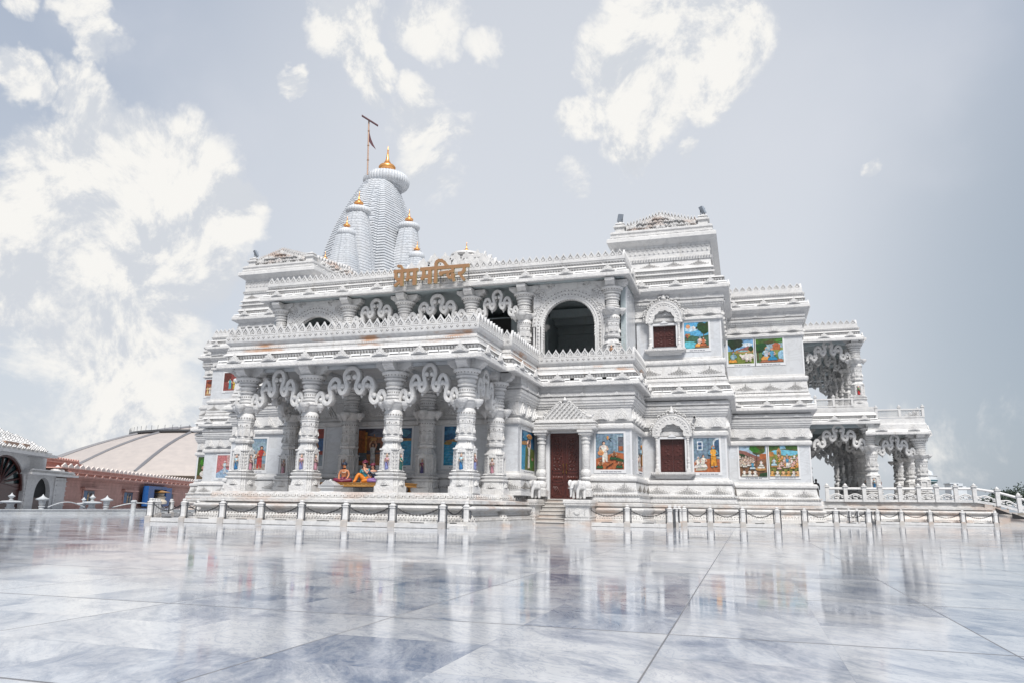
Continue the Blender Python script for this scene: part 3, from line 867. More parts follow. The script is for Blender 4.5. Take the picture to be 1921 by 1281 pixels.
def make_column(x, y, z0, sc=1.0):
    """one pillar: base and niche block, ringed shaft, collar, capital and cross bracket"""
    root = tag(thing('column', (x, y, z0), None, None))
    root.parent = temple
    root.location = Vector((x, y, z0)) - WLOC['temple']
    h = lambda pr: [(z0 + z * sc, o) for z, o in pr]
    rp = [(x + px, y + py) for px, py in redent(.46, .075)]
    b = MB()
    b.sweep(rp, h([(0, .15), (.30, .15), (.31, .10), (.62, .08), (.63, .12), (.68, .15), (.74, .14), (.76, .05), (.80, .10), (.86, .13), (.90, .12), (.92, .03), (.96, .02), (.98, .07), (1.02, .05), (1.04, -.02), (1.95, -.03), (1.97, .02), (2.03, .02), (2.05, -.05), (2.2, -.1), (2.38, -.14)]), True, True)
    for N in ((0, -1), (1, 0), (0, 1), (-1, 0)):
        T = (-N[1], N[0])
        P = (x + N[0] * .44, y + N[1] * .44, z0)
        for t in (-.2, .2):
            b.add(*frame_box(P, T, N, t - .035, t + .035, 1.04 * sc, 1.82 * sc, -.02, .05))
        b.add(*frame_box(P, T, N, -.2, .2, 1.0 * sc, 1.05 * sc, -.02, .1))
        b.stamp(plate(_lo, 0, .05), (P[0], P[1], z0 + 1.82 * sc), T, N, .62, .42 * sc, 1)
        b.stamp(LOTUS, (x + N[0] * .54, y + N[1] * .54, z0 + .32 * sc), T, N, .62, .40 * sc, .6)
        for k in range(5):
            b.add(*frame_box(P, T, N, -.33, .33, (1.15 + k * .17) * sc, (1.165 + k * .17) * sc, -.05, .004))
    b.build('base', M_CARVED, root)
    b = MB()
    oct_ = [(2.36, .41), (2.38, .47), (2.44, .5), (2.5, .5), (2.55, .46), (2.56, .42), (2.58, .45), (2.64, .45), (2.66, .41), (2.68, .42), (3.08, .43), (3.1, .395), (3.13, .395), (3.14, .425), (3.38, .43), (3.4, .46), (3.46, .46), (3.47, .41)]
    b.lathe(x, y, z0, oct_, 8, 0, pi / 8, None, sc)
    b.v = [(x + (px - x) / sc if sc else px, y + (py - y) / sc, pz) for px, py, pz in b.v]
    for k in range(8):
        a = k * pi / 4
        N = (cos(a), sin(a)); T = (-N[1], N[0])
        b.stamp(LOTUS, (x + N[0] * .385, y + N[1] * .385, z0 + 2.7 * sc), T, N, .30, .46 * sc, .5)
    fl = lambda t: 1 + .03 * cos(24 * t)
    b2 = MB()
    b2.lathe(x, y, z0, [(3.46, .40), (3.5, .43), (3.62, .455), (3.76, .44), (3.82, .40), (3.86, .38), (3.9, .42), (3.98, .45), (4.05, .52), (4.16, .55), (4.2, .60), (4.26, .60), (4.28, .44), (4.3, .40), (4.36, .375), (4.4, .375), (4.42, .43), (4.50, .43), (4.52, .35), (4.57, .345), (4.58, .39), (4.80, .39), (4.82, .345), (4.86, .345), (4.87, .42), (4.9, .45), (4.95, .45), (4.98, .40), (5.0, .35), (5.02, .35)], 28, 0, 0, None, 1.0)
    b2.v = [(px, py, z0 + (pz - z0) * sc) for px, py, pz in b2.v]
    k0 = len(b.v)
    b.add(b2.v, b2.f)
    for k in range(4):
        a = k * pi / 2
        cx, cy = x + .56 * cos(a), y + .56 * sin(a)
        q = MB(); q.lathe(cx, cy, 0, [(3.82, .03), (3.86, .06), (3.9, .05), (3.94, .10), (4.0, .16), (4.04, .17), (4.06, .22), (4.14, .26), (4.2, .27), (4.27, .27)], 12)
        b.add([(px, py, z0 + pz * sc) for px, py, pz in q.v], q.f)
    H = MB()
    for k in range(8):
        a = k * pi / 4
        N = (cos(a), sin(a)); T = (-N[1], N[0])
        H.stamp(LOTUS_DOTS, (x + N[0] * .385, y + N[1] * .385, z0 + 2.7 * sc), T, N, .30, .46 * sc, .55)
        for t in (-.10, 0, .10):
            H.stamp(HD, (x + N[0] * .397, y + N[1] * .397, z0 + 3.26 * sc), T, N, .8, .8, 1)
            H.stamp(HD, (x + N[0] * .397 + T[0] * t, y + N[1] * .397 + T[1] * t, z0 + 3.2 * sc), T, N, .5, .5, 1)
    for q in range(22):
        a = 2 * pi * q / 22
        N = (cos(a), sin(a)); T = (-N[1], N[0])
        for zz, rr in ((4.69, .388), (5.5, .575), (3.62, .457)):
            H.stamp(HD, (x + N[0] * rr, y + N[1] * rr, z0 + zz * sc), T, N, .7, 1.0, 1)
    for N in ((0, -1), (1, 0)):
        T = (-N[1], N[0])
        H.stamp(LOTUS_DOTS, (x + N[0] * .54, y + N[1] * .54, z0 + .32 * sc), T, N, .62, .40 * sc, .65)
        for i in range(7):
            H.stamp(HD, (x + N[0] * .541 + T[0] * (i - 3) * .11, y + N[1] * .541 + T[1] * (i - 3) * .11, z0 + .38 * sc), T, N, .6, .6, 1)
    b.build('shaft', M_CARVED, root, True, 32)
    H.build('shade_dot_pattern', M_DARK_MARK, root, False)['kind'] = 'stuff'  # dark dots painted in for the shade and dirt of drilled holes
    b = MB()
    q = MB(); q.lathe(x, y, 0, [(5.0, .38), (5.04, .40), (5.1, .45), (5.18, .45), (5.2, .38), (5.25, .38), (5.28, .5), (5.35, .53), (5.38, .45), (5.46, .52), (5.54, .62), (5.6, .66), (5.66, .66), (5.68, .55)], 28)
    b.add([(px, py, z0 + pz * sc) for px, py, pz in q.v], q.f)
    arm = [(-.92, .48), (-.92, .30), (-.88, .24), (-.80, .22), (-.76, .13), (-.66, .09), (-.58, .02), (-.48, 0), (.48, 0), (.58, .02), (.66, .09), (.76, .13), (.80, .22), (.88, .24), (.92, .30), (.92, .48)]
    for T, N in (((1, 0), (0, -1)), ((0, 1), (1, 0))):
        w = .27 if N[1] else .268
        b.stamp(plate(arm, -w, w, True), (x, y, z0 + 5.67 * sc), T, N, 1, sc, 1)
    b.build('capital', M_CARVED, root, True, 32)
    return root

def frame_box(P, T, N, t0, t1, z0, z1, n0, n1):
    vs = []
    for z in (z0, z1):
        for t, n in ((t0, n0), (t1, n0), (t1, n1), (t0, n1)):
            vs.append((P[0] + T[0] * t + N[0] * n, P[1] + T[1] * t + N[1] * n, P[2] + z))
    return vs, [(3, 2, 1, 0), (4, 5, 6, 7), (0, 1, 5, 4), (1, 2, 6, 5), (2, 3, 7, 6), (3, 0, 4, 7)]

SKIN, SKIN2 = (.55, .31, .20), (.62, .40, .30)
def figurine(P, T, N, skirt, shawl, sc, parent):
    """painted niche statuette: skirt, torso, bent arms, head with a crown"""
    b = MB()
    def L(t, z, n):
        return (P[0] + T[0] * t + N[0] * n, P[1] + T[1] * t + N[1] * n, P[2] + z * sc)
    def lat(pr, t0, n0, col):
        rings = []
        for z, r, dt in pr:
            rings.append([L(t0 + dt + r * cos(a), z, n0 + .75 * r * sin(a)) for a in [2 * pi * i / 10 for i in range(10)]])
        b.loft(rings, True, True, 0, col)
    lat([(0, .075, 0), (.02, .10, 0), (.12, .092, 0), (.28, .085, .006), (.36, .07, .008)], 0, 0, skirt)
    lat([(.34, .07, .008), (.40, .058, .004), (.47, .075, 0), (.53, .082, 0), (.56, .05, 0)], 0, 0, shawl)
    lat([(.55, .026, 0), (.585, .028, 0), (.60, .045, 0), (.64, .055, 0), (.68, .05, 0), (.70, .03, 0)], 0, .01, SKIN2)
    lat([(.66, .058, 0), (.70, .05, 0), (.73, .028, 0), (.78, .008, 0)], 0, -.01, (.50, .38, .30))
    for s in (-1, 1):
        b.tube([L(s * .08, .53, 0), L(s * .115, .44, .02), L(s * .03, .42 + .03 * s, .085)], .024, 6, 0, SKIN2)
    b.tube([L(-.085, .54, .03), L(-.02, .45, .085), L(.07, .34, .08), L(.10, .2, .06)], .02, 6, 0, tuple(c * .45 for c in shawl))
    return b.build('statuette', M_PAINT, parent, True, 60, True)

FIGC = [((.03, .16, .36), (.42, .60, .66)), ((.20, .22, .42), (.55, .30, .36)), ((.02, .10, .09), (.07, .42, .36)), ((.50, .24, .30), (.60, .42, .42)), ((.22, .24, .48), (.62, .36, .42)), ((.07, .06, .18), (.34, .08, .16))]
COLS_FRONT = [(-24.2, 32.5), (-20.5, 32.5), (-15.95, 32.5), (-12.25, 32.5)]
COLS_BACK = [(-24.2, 36.55), (-20.5, 36.55), (-15.95, 36.55), (-12.1, 36.45)]
column0 = make_column(-24.2, 32.5, 1.5, 1.0)
columns = [column0]
for (x, y) in COLS_FRONT[1:] + COLS_BACK:
    columns.append(dup(column0, (x + 24.2, y - 32.5, 0), temple))
fi = [(0, 3), (4, 3), (4, 2), (0, 1), (3, None), (5, None), (5, None), (3, None)]
for c, (a, b_) in zip(columns, fi):
    w = WLOC[c.name]
    figurine((w[0], w[1] - .49, w[2] + 1.04), (1, 0), (0, -1), *FIGC[a], 1.0, c)
    if b_ is not None:
        figurine((w[0] + .49, w[1], w[2] + 1.04), (0, 1), (1, 0), *FIGC[b_], 1.0, c)
# upper gallery pillars
UPC = [(-29.15, 42.0), (-24.1, 42.0), (-20.15, 42.0), (-15.65, 42.0), (-12.25, 42.0), (-6.95, 42.0)]
ucol0 = make_column(-29.15, 42.0, 8.3, .905)
ucols = [ucol0]
for (x, y) in UPC[1:] + [(-24.1, 45.0), (-12.25, 45.0)]:
    ucols.append(dup(ucol0, (x + 29.15, y - 42.0, 0), temple))
for c, a in ((ucols[5], ((.03, .20, .40), (.62, .30, .14))), (ucols[4], ((.5, .2, .12), (.6, .3, .2)))):
    w = WLOC[c.name]
    figurine((w[0], w[1] - .49, w[2] + .95), (1, 0), (0, -1), *a, 1.0, c)
figurine((-6.95 + .49, 42.0, 8.3 + .95), (0, 1), (1, 0), (.55, .16, .06), (.06, .30, .12), 1.0, ucols[5])

# ---------------------------------------------------------------- serpentine arches
def smooth_path(pts, k=7):
    out = []
    for i in range(len(pts) - 1):
        p0, p1, p2, p3 = pts[max(i - 1, 0)], pts[i], pts[i + 1], pts[min(i + 2, len(pts) - 1)]
        for j in range(k):
            t = j / k
            out.append(tuple(.5 * (2 * b + (c - a) * t + (2 * a - 5 * b + 4 * c - d) * t * t + (3 * b - a - 3 * c + d) * t ** 3) for a, b, c, d in zip(p0, p1, p2, p3)))
    out.append(pts[-1])
    return out
def torana(A, B, z0, h, name='torana_arch'):
    """snake-like carved arch between two pillars with lotus buds in its bends"""
    L = math.hypot(B[0] - A[0], B[1] - A[1])
    T = ((B[0] - A[0]) / L, (B[1] - A[1]) / L)
    N = (T[1], -T[0])
    half = [(-1.0, .03), (-.98, .22), (-.88, .36), (-.80, .28), (-.76, .12), (-.66, .07), (-.575, .16), (-.585, .33), (-.62, .50), (-.55, .68), (-.44, .72), (-.35, .62), (-.345, .47), (-.28, .34), (-.19, .37), (-.13, .50), (-.175, .66), (-.20, .82), (-.12, .96), (0, 1.0)]
    pts = half + [(-u, v) for u, v in reversed(half[:-1])]
    hl = L / 2 - .36
    def W(u, v, n=0.0):
        t = L / 2 + u * hl
        return (A[0] + T[0] * t + N[0] * n, A[1] + T[1] * t + N[1] * n, z0 + v * h)
    b = MB()
    r0 = min(.115, L * .025 + .01)
    P = smooth_path([W(u, v) for u, v in pts], 5)
    # flat, deep band: broad front to back
    rings = []
    for i, p in enumerate(P):
        p = Vector(p)
        t = (Vector(P[min(i + 1, len(P) - 1)]) - Vector(P[max(i - 1, 0)])).normalized()
        nn = Vector((N[0], N[1], 0))
        a = t.cross(nn).normalized()
        rings.append([tuple(p + a * r0 * cu + nn * .20 * cv) for cu, cv in ((-1, -.75), (-.8, -1), (0, -1.12), (.8, -1), (1, -.75), (1, .75), (.8, 1), (0, 1.12), (-.8, 1), (-1, .75))])
    b.loft(rings)
    for u, v, k in ((-.66, .26, 1), (-.85, .17, .9), (-.46, .52, 1), (-.25, .52, 1), (-.55, .5, .9), (-.09, .76, 1), (.09, .76, 1), (.25, .52, 1), (.46, .52, 1), (.66, .26, 1), (.55, .5, .9), (.85, .17, .9)):
        for n in (.13, -.13):
            c = W(u, v, n)
            b.ball(c, r0 * 1.3 * k, 8, 5)
    for u, v in ((-.67, -.06), (-.27, .21), (.27, .21), (.67, -.06), (-.09, .6), (.09, .6), (-.47, .38), (.47, .38)):
        c = W(u, v)
        b.lathe(c[0], c[1], c[2], [(-.02, .01), (.06, .05), (.11, .08), (.16, .03)], 6)
    for s in (-1, 1):
        for n in (-.1, .12):
            b.tube([W(s * .95, .2, n), W(s * .93, .06, n), W(s * .98, -.08, n)], .06, 6)
    b.build(name, M_CARVED, temple, True, 50)
for i in range(3):
    torana(COLS_FRONT[i], COLS_FRONT[i + 1], 5.62, 1.86)
for A, B in ((COLS_FRONT[3], COLS_BACK[3]), (COLS_FRONT[0], COLS_BACK[0])):
    torana(A, B, 5.62, 1.80)
for i in (1, 2, 3):
    torana(UPC[i], UPC[i + 1], 12.05, 1.68)

# beams inside the porch
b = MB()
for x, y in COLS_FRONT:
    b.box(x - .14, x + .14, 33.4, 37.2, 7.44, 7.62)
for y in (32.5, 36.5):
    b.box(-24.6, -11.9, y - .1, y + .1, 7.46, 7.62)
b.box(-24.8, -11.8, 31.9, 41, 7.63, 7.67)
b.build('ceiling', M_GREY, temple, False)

# ---------------------------------------------------------------- upper gallery
G0, G1 = -29.7, -6.35
UG = rect(G0, G1, 41.55, 58.0)
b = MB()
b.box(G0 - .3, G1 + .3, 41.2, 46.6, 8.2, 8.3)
b.build('gallery_floor', M_INNER_SHADE, temple, False)
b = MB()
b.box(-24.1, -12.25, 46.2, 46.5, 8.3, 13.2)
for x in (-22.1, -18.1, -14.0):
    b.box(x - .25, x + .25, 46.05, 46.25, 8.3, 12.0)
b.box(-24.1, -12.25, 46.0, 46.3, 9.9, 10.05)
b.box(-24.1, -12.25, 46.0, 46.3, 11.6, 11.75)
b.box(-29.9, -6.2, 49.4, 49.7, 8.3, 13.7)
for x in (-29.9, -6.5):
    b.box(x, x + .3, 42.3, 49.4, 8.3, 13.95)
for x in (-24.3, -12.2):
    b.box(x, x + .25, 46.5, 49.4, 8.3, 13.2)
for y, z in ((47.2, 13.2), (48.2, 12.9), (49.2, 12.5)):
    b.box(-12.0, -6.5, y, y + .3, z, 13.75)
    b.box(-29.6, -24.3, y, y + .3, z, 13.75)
b.build('gallery_wall', M_INNER_SHADE, temple, False)
b = MB()
b.box(-29.95, -29.9, 42.3, 46.0, 8.3, 13.7)
b.build('side_wall', M_PANEL, temple, False)
b = MB()
b.box(-6.2, -6.15, 42.3, 46.0, 8.3, 13.7)
b.build('side_wall', M_PANEL, temple, False)
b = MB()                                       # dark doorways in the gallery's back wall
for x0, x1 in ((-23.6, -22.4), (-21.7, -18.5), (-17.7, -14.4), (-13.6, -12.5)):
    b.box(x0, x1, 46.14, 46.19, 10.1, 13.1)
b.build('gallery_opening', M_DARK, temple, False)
b = MB()
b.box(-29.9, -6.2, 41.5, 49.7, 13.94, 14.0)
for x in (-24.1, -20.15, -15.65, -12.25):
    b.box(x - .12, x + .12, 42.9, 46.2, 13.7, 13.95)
b.build('ceiling', M_INNER_SHADE, temple, False)
body('eave', UG, open_eave(sh(EAVE2, -.14)), M_CARVED, lambda b: eave_decor(b, UG, 13.90, 1.0, 2.35, 'frl'), False)
UPAR = [(14.76, .42), (14.78, .3), (14.86, .3), (14.88, .42), (14.98, .44), (14.99, .5), (15.12, .5), (15.14, .4), (15.14, .2)]
def upd(b):
    row(b, UG, .42 * KO, 14.9, .17, BEAD, 'frl', .9)
    row(b, UG, .5 * KO - .07, 15.12, .42, MERLON, 'frl', .95)
    row(b, UG, .38 * KO, 14.66, 2.35, TRI, 'fr', .9)
body('parapet', UG, [(14.5, .5)] + UPAR, M_MARBLE, upd)

def arch_panel(xc, w, z0, z1, hw, zs):
    """carved wall panel between two pillars with a scalloped round-headed opening"""
    Y0, Y1 = 41.85, 42.25
    b = MB()
    n = 24
    inn = [(xc - hw, z0)] + [(xc + hw * -cos(pi * i / n), zs + hw * 1.02 * sin(pi * i / n)) for i in range(n + 1)] + [(xc + hw, z0)]
    out = [(xc - w, z0)]
    for i in range(n + 1):
        t = i / n
        if t < .25:
            p = (xc - w, zs + (z1 - zs) * t / .25)
        elif t > .75:
            p = (xc + w, zs + (z1 - zs) * (1 - t) / .25)
        else:
            p = (xc - w + 2 * w * (t - .25) / .5, z1)
        out.append(p)
    out.append((xc + w, z0))
    k = len(inn)
    vs = [(x, Y0, z) for x, z in inn] + [(x, Y0, z) for x, z in out] + [(x, Y1, z) for x, z in inn] + [(x, Y1, z) for x, z in out]
    fs = []
    for i in range(k - 1):
        fs += [(i, i + 1, k + i + 1, k + i), (2 * k + i, 2 * k + i + 1, i + 1, i), (3 * k + i, 3 * k + i + 1, 2 * k + i + 1, 2 * k + i)]
    b.add(vs, fs)
    P = lambda x, z, y: (x, y, z)
    # scalloped teeth along the opening and raised ring courses
    path = [(xc - hw, zs - .8 + .16 * i) for i in range(5)] + [(xc - hw * cos(pi * i / 34), zs + hw * 1.02 * sin(pi * i / 34)) for i in range(35)] + [(xc + hw, zs - .16 * i) for i in range(5)]
    H = MB()
    for s in (-1, 1):
        for i in range(16):
            H.stamp(HD, (xc + s * hw * 1.2, Y0 - .05, z0 + (zs - z0) * i / 16), (1, 0), (0, -1), .9, .9, 1)
    for i in range(31):
        a = pi * i / 30
        for rr in (1.2, 1.36):
            H.stamp(HD, (xc - hw * rr * cos(a), Y0, zs + hw * rr * sin(a)), (1, 0), (0, -1), .9, .9, 2)
    for s in (-1, 1):
        for i in range(24):
            q = i * 2.4
            rr = .06 * i ** .6
            H.stamp(HD, (xc + s * w * .82 + rr * cos(q), Y0, zs + (z1 - zs) * .72 + rr * sin(q)), (1, 0), (0, -1), .8, .8, 1.5)
    b.add(H.v, H.f, 1)
    for x, z in path:
        b.ball((x, Y0 + .1, z), (.075, .14, .075), 6, 4)
    for r, th in ((1.10, .035), (1.30, .05), (1.42, .03)):
        ln = [(xc - hw * r, Y0, z0)] + [(xc - hw * r * cos(pi * i / 24), Y0, zs + hw * r * 1.0 * sin(pi * i / 24)) for i in range(25)] + [(xc + hw * r, Y0, z0)]
        b.tube([p for p in ln if p[2] < z1 - .03], th, 6)
    for i in range(30):
        a = pi * (i + .5) / 30
        b.ball((xc - hw * 1.2 * cos(a), Y0, zs + hw * 1.2 * sin(a)), (.075, .05, .075), 6, 4)
    for s in (-1, 1):
        for i in range(14):
            b.ball((xc + s * hw * 1.2, Y0, z0 + (zs - z0) * (i + .5) / 14), (.085, .05, .07), 6, 4)
        for fx, fz, r in ((.80, .75, .30), (.86, .38, .24), (.5, .92, .2), (.93, .97, .16)):
            c = (xc + s * w * fx, Y0, zs + (z1 - zs) * fz)
            for rr in (r, r * .6):
                b.tube([(c[0] + rr * cos(q), c[1] - .02, c[2] + rr * sin(q)) for q in [2 * pi * i / 14 for i in range(12)]], .035, 5)
            b.ball(c, (r * .3, .07, r * .3), 6, 4)
    b.build('arch_panel', [M_CARVED, M_DARK_MARK], temple, True, 40)
arch_panel(-9.5, 2.15, 8.3, 13.93, 1.55, 11.35)
arch_panel(-26.5, 2.15, 8.3, 13.93, 1.55, 11.35)

# ---------------------------------------------------------------- door of the first bay
def part(name, b, m, smooth=True, ang=35, parent=None, colors=False):
    return b.build(name, m, parent or temple, smooth, ang, colors)

door = thing('door', (-9.5, 40.9, 1.38), None, None)
door.parent = temple; door.location = WLOC[door.name] - WLOC['temple']
b = MB()
for x0, x1 in ((-10.34, -9.515), (-9.505, -8.68)):
    b.box(x0, x1, 40.90, 40.98, 1.38, 4.95)
b.build('leaf', M_WOOD, door, False)
b = MB()
for x0, x1 in ((-10.34, -9.515), (-9.505, -8.68)):
    w = x1 - x0
    for z0, z1 in ((1.5, 2.15), (2.3, 2.75), (2.9, 4.75)):
        for q in ((x0 + .1, x1 - .1, z0, z0 + .04), (x0 + .1, x1 - .1, z1 - .04, z1), (x0 + .1, x0 + .14, z0, z1), (x1 - .14, x1 - .1, z0, z1)):
            b.box(q[0], q[1], 40.875, 40.902, q[2], q[3])
    xm = (x0 + x1) / 2
    for k in range(9):
        z = 3.05 + k * .19
        for s in (-1, 1):
            c = (xm + s * (.1 + .05 * (k % 2)), 40.89, z)
            b.tube([(c[0] + .075 * cos(t) , c[1], c[2] + .075 * sin(t)) for t in [i * .6 + k for i in range(9)]], .018, 5)
        b.ball((xm, 40.9, z + .09), (.05, .03, .05), 6, 4)
    for k in range(3):
        b.tube([(xm - .25 + .09 * k, 40.89, 2.05), (xm - .12 + .09 * k, 40.87, 1.85), (xm - .05 + .11 * k, 40.89, 1.62)], .022, 5)
    for k in range(6):
        b.ball((x0 + .17 + k * (w - .34) / 5, 40.89, 2.52), (.055, .03, .09), 6, 4)
b.build('carved_relief', M_WOODC, door)
b = MB()
for x in (-9.60, -9.42):
    b.tube([(x, 40.87, 2.75), (x, 40.80, 2.8), (x, 40.80, 3.25), (x, 40.87, 3.3)], .02, 6)
b.build('handle', M_BRASS, door)
b = MB()                                        # reveal and jambs
for x0, x1 in ((-10.85, -10.35), (-8.67, -8.1)):
    b.box(x0, x1, 40.72, 41.1, 1.38, 5.0)
b.box(-10.85, -8.1, 40.74, 41.1, 4.96, 5.2)
for x in (-10.5, -8.55):
    b.box(x - .05, x + .05, 40.68, 40.72, 1.38, 4.96)
b.build('jamb', M_FRAME, door, False)

def balustre(x, y, z0, z1, r, name='door_column', m=None, parent=None):
    b = MB()
    h = z1 - z0
    s = r * 1.35
    b.box(x - s, x + s, y - s, y + s, z0, z0 + h * .09)
    b.lathe(x, y, z0 + h * .09, [(0, r * 1.3), (h * .015, r * 1.35), (h * .03, r * 1.1), (h * .05, r * 1.2), (h * .09, r * 1.3), (h * .125, r * 1.05), (h * .14, r * .85), (h * .16, r * .85), (h * .17, r * 1.15), (h * .185, r * 1.18), (h * .2, r * .95), (h * .25, r * 1.22), (h * .29, r * 1.1), (h * .31, r * .92), (h * .32, r * .88), (h * .33, r * .95), (h * .70, r * .84), (h * .705, r * 1.0), (h * .73, r * 1.0), (h * .735, r * .8), (h * .76, r * .85), (h * .77, r * 1.08), (h * .79, r * 1.1), (h * .80, r * .9), (h * .84, r * 1.2), (h * .86, r * 1.3)], 18)
    b.box(x - r * 1.35, x + r * 1.35, y - r * 1.35, y + r * 1.35, z0 + h * .93, z0 + h * .965)
    b.box(x - r * 1.6, x + r * 1.6, y - r * 1.6, y + r * 1.6, z0 + h * .965, z1)
    return b.build(name, m or M_CARVED, parent or temple, True, 40)
for x in (-10.7, -8.22):
    balustre(x, 40.25, 1.5, 5.05, .25)
# canopy over the door with leaf gable and two geese
b = MB()
CAN = rect(-11.1, -7.75, 40.15, 41.2)
b.sweep(CAN, [(5.05, 0), (5.12, .12), (5.24, .14), (5.3, .05), (5.44, .0), (5.46, .1), (5.52, .1), (5.54, -.04), (5.66, -.06)], True, True)
row(b, CAN, .1, 5.30, .12, DENT, 'fr', .9)
row(b, CAN, .0, 5.45, .11, DENT, 'fr', .8)
for k in range(7):
    hw = 1.25 - k * .17
    b.box(-9.42 - hw, -9.42 + hw, 40.35 + k * .02, 40.9, 5.66 + k * .15, 5.66 + k * .15 + .13)
    for i in range(9 - k):
        t = (i - (8 - k) / 2) * .27
        b.ball((-9.42 + t, 40.33 + k * .02, 5.73 + k * .15), (.11, .07, .085), 6, 4)
        c = (-9.42 + t, 40.29 + k * .02, 5.73 + k * .15)
        b.tube([(c[0] + .1 * cos(q), c[1], c[2] + .08 * sin(q)) for q in [i_ * .7 for i_ in range(8)]], .022, 5)
for k in range(6):
    for s in (-1, 1):
        c = (-9.42 + s * (1.22 - k * .19), 40.4, 5.78 + k * .155)
        b.tube([(c[0] + s * .1 * cos(q), c[1], c[2] + .1 * sin(q)) for q in [-.8 + i_ * .6 for i_ in range(9)]], .04, 6)
b.lathe(-9.42, 40.45, 6.68, [(0, .12), (.06, .16), (.12, .1), (.2, .06), (.26, .01)], 8)
for s in (-1, 1):
    x = -9.42 + s * 1.38
    b.ball((x, 40.45, 5.82), (.2, .12, .12), 8, 5)
    b.tube([(x - s * .13, 40.45, 5.85), (x - s * .22, 40.45, 5.98), (x - s * .16, 40.45, 6.06), (x - s * .27, 40.45, 6.05)], .045, 6)
    b.tube([(x + s * .12, 40.45, 5.84), (x + s * .26, 40.45, 5.96)], .06, 6)
part('door_canopy', b, M_CARVED, True, 40)

# steps and the two cheek walls
b, n_, k_ = MB(), MB(), MB()
for i in range(7):
    y = 38.75 + i * .31
    b.box(-10.6, -9.0, y, 41.0, i * .197, (i + 1) * .197 - .04)
    n_.box(-10.6, -9.0, y - .05, 41.0 if i == 6 else y + .3, (i + 1) * .197 - .038, (i + 1) * .197)
    k_.box(-10.6, -9.0, y - .006, y, (i + 1) * .197 - .062, (i + 1) * .197 - .04)
b.box(-10.6, -9.0, 38.735, 38.75, .002, .016, 0)
part('stair', b, M_STEP, False)
part('step_edge', n_, M_NOSE, False)
part('step_dark_line', k_, M_DARK_MARK, False)  # thin dark line on the riser right below each step edge
def cheek(x0, x1, y0):
    b = MB()
    q = rect(x0, x1, y0, 40.6)
    b.sweep(q, [(0, .05), (.24, .05), (.26, .0), (.30, .04), (.38, .04), (.4, 0), (1.0, 0), (1.02, .06), (1.12, .08), (1.16, .12), (1.28, .12), (1.30, .1), (1.34, .1)], True)
    row(b, q, .08, 1.05, .12, DENT, 'fr', .8)
    row(b, q, .0, .45, .12, DENT, 'fr', .9)
    xm = (x0 + x1) / 2
    b.stamp(plate([(.16 * cos(i * pi / 8), .16 * sin(i * pi / 8)) for i in range(16)], 0, .05), (xm, y0, .74), (1, 0), (0, -1))
    for i in range(8):
        for t in (-.32, .32):
            b.ball((xm + t * (x1 - x0), y0, .5 + i * .065), .03, 5, 3)
    part('cheek_wall', b, M_PLINTH, False)
cheek(-11.15, -10.62, 38.7)
cheek(-8.98, -7.75, 38.7)

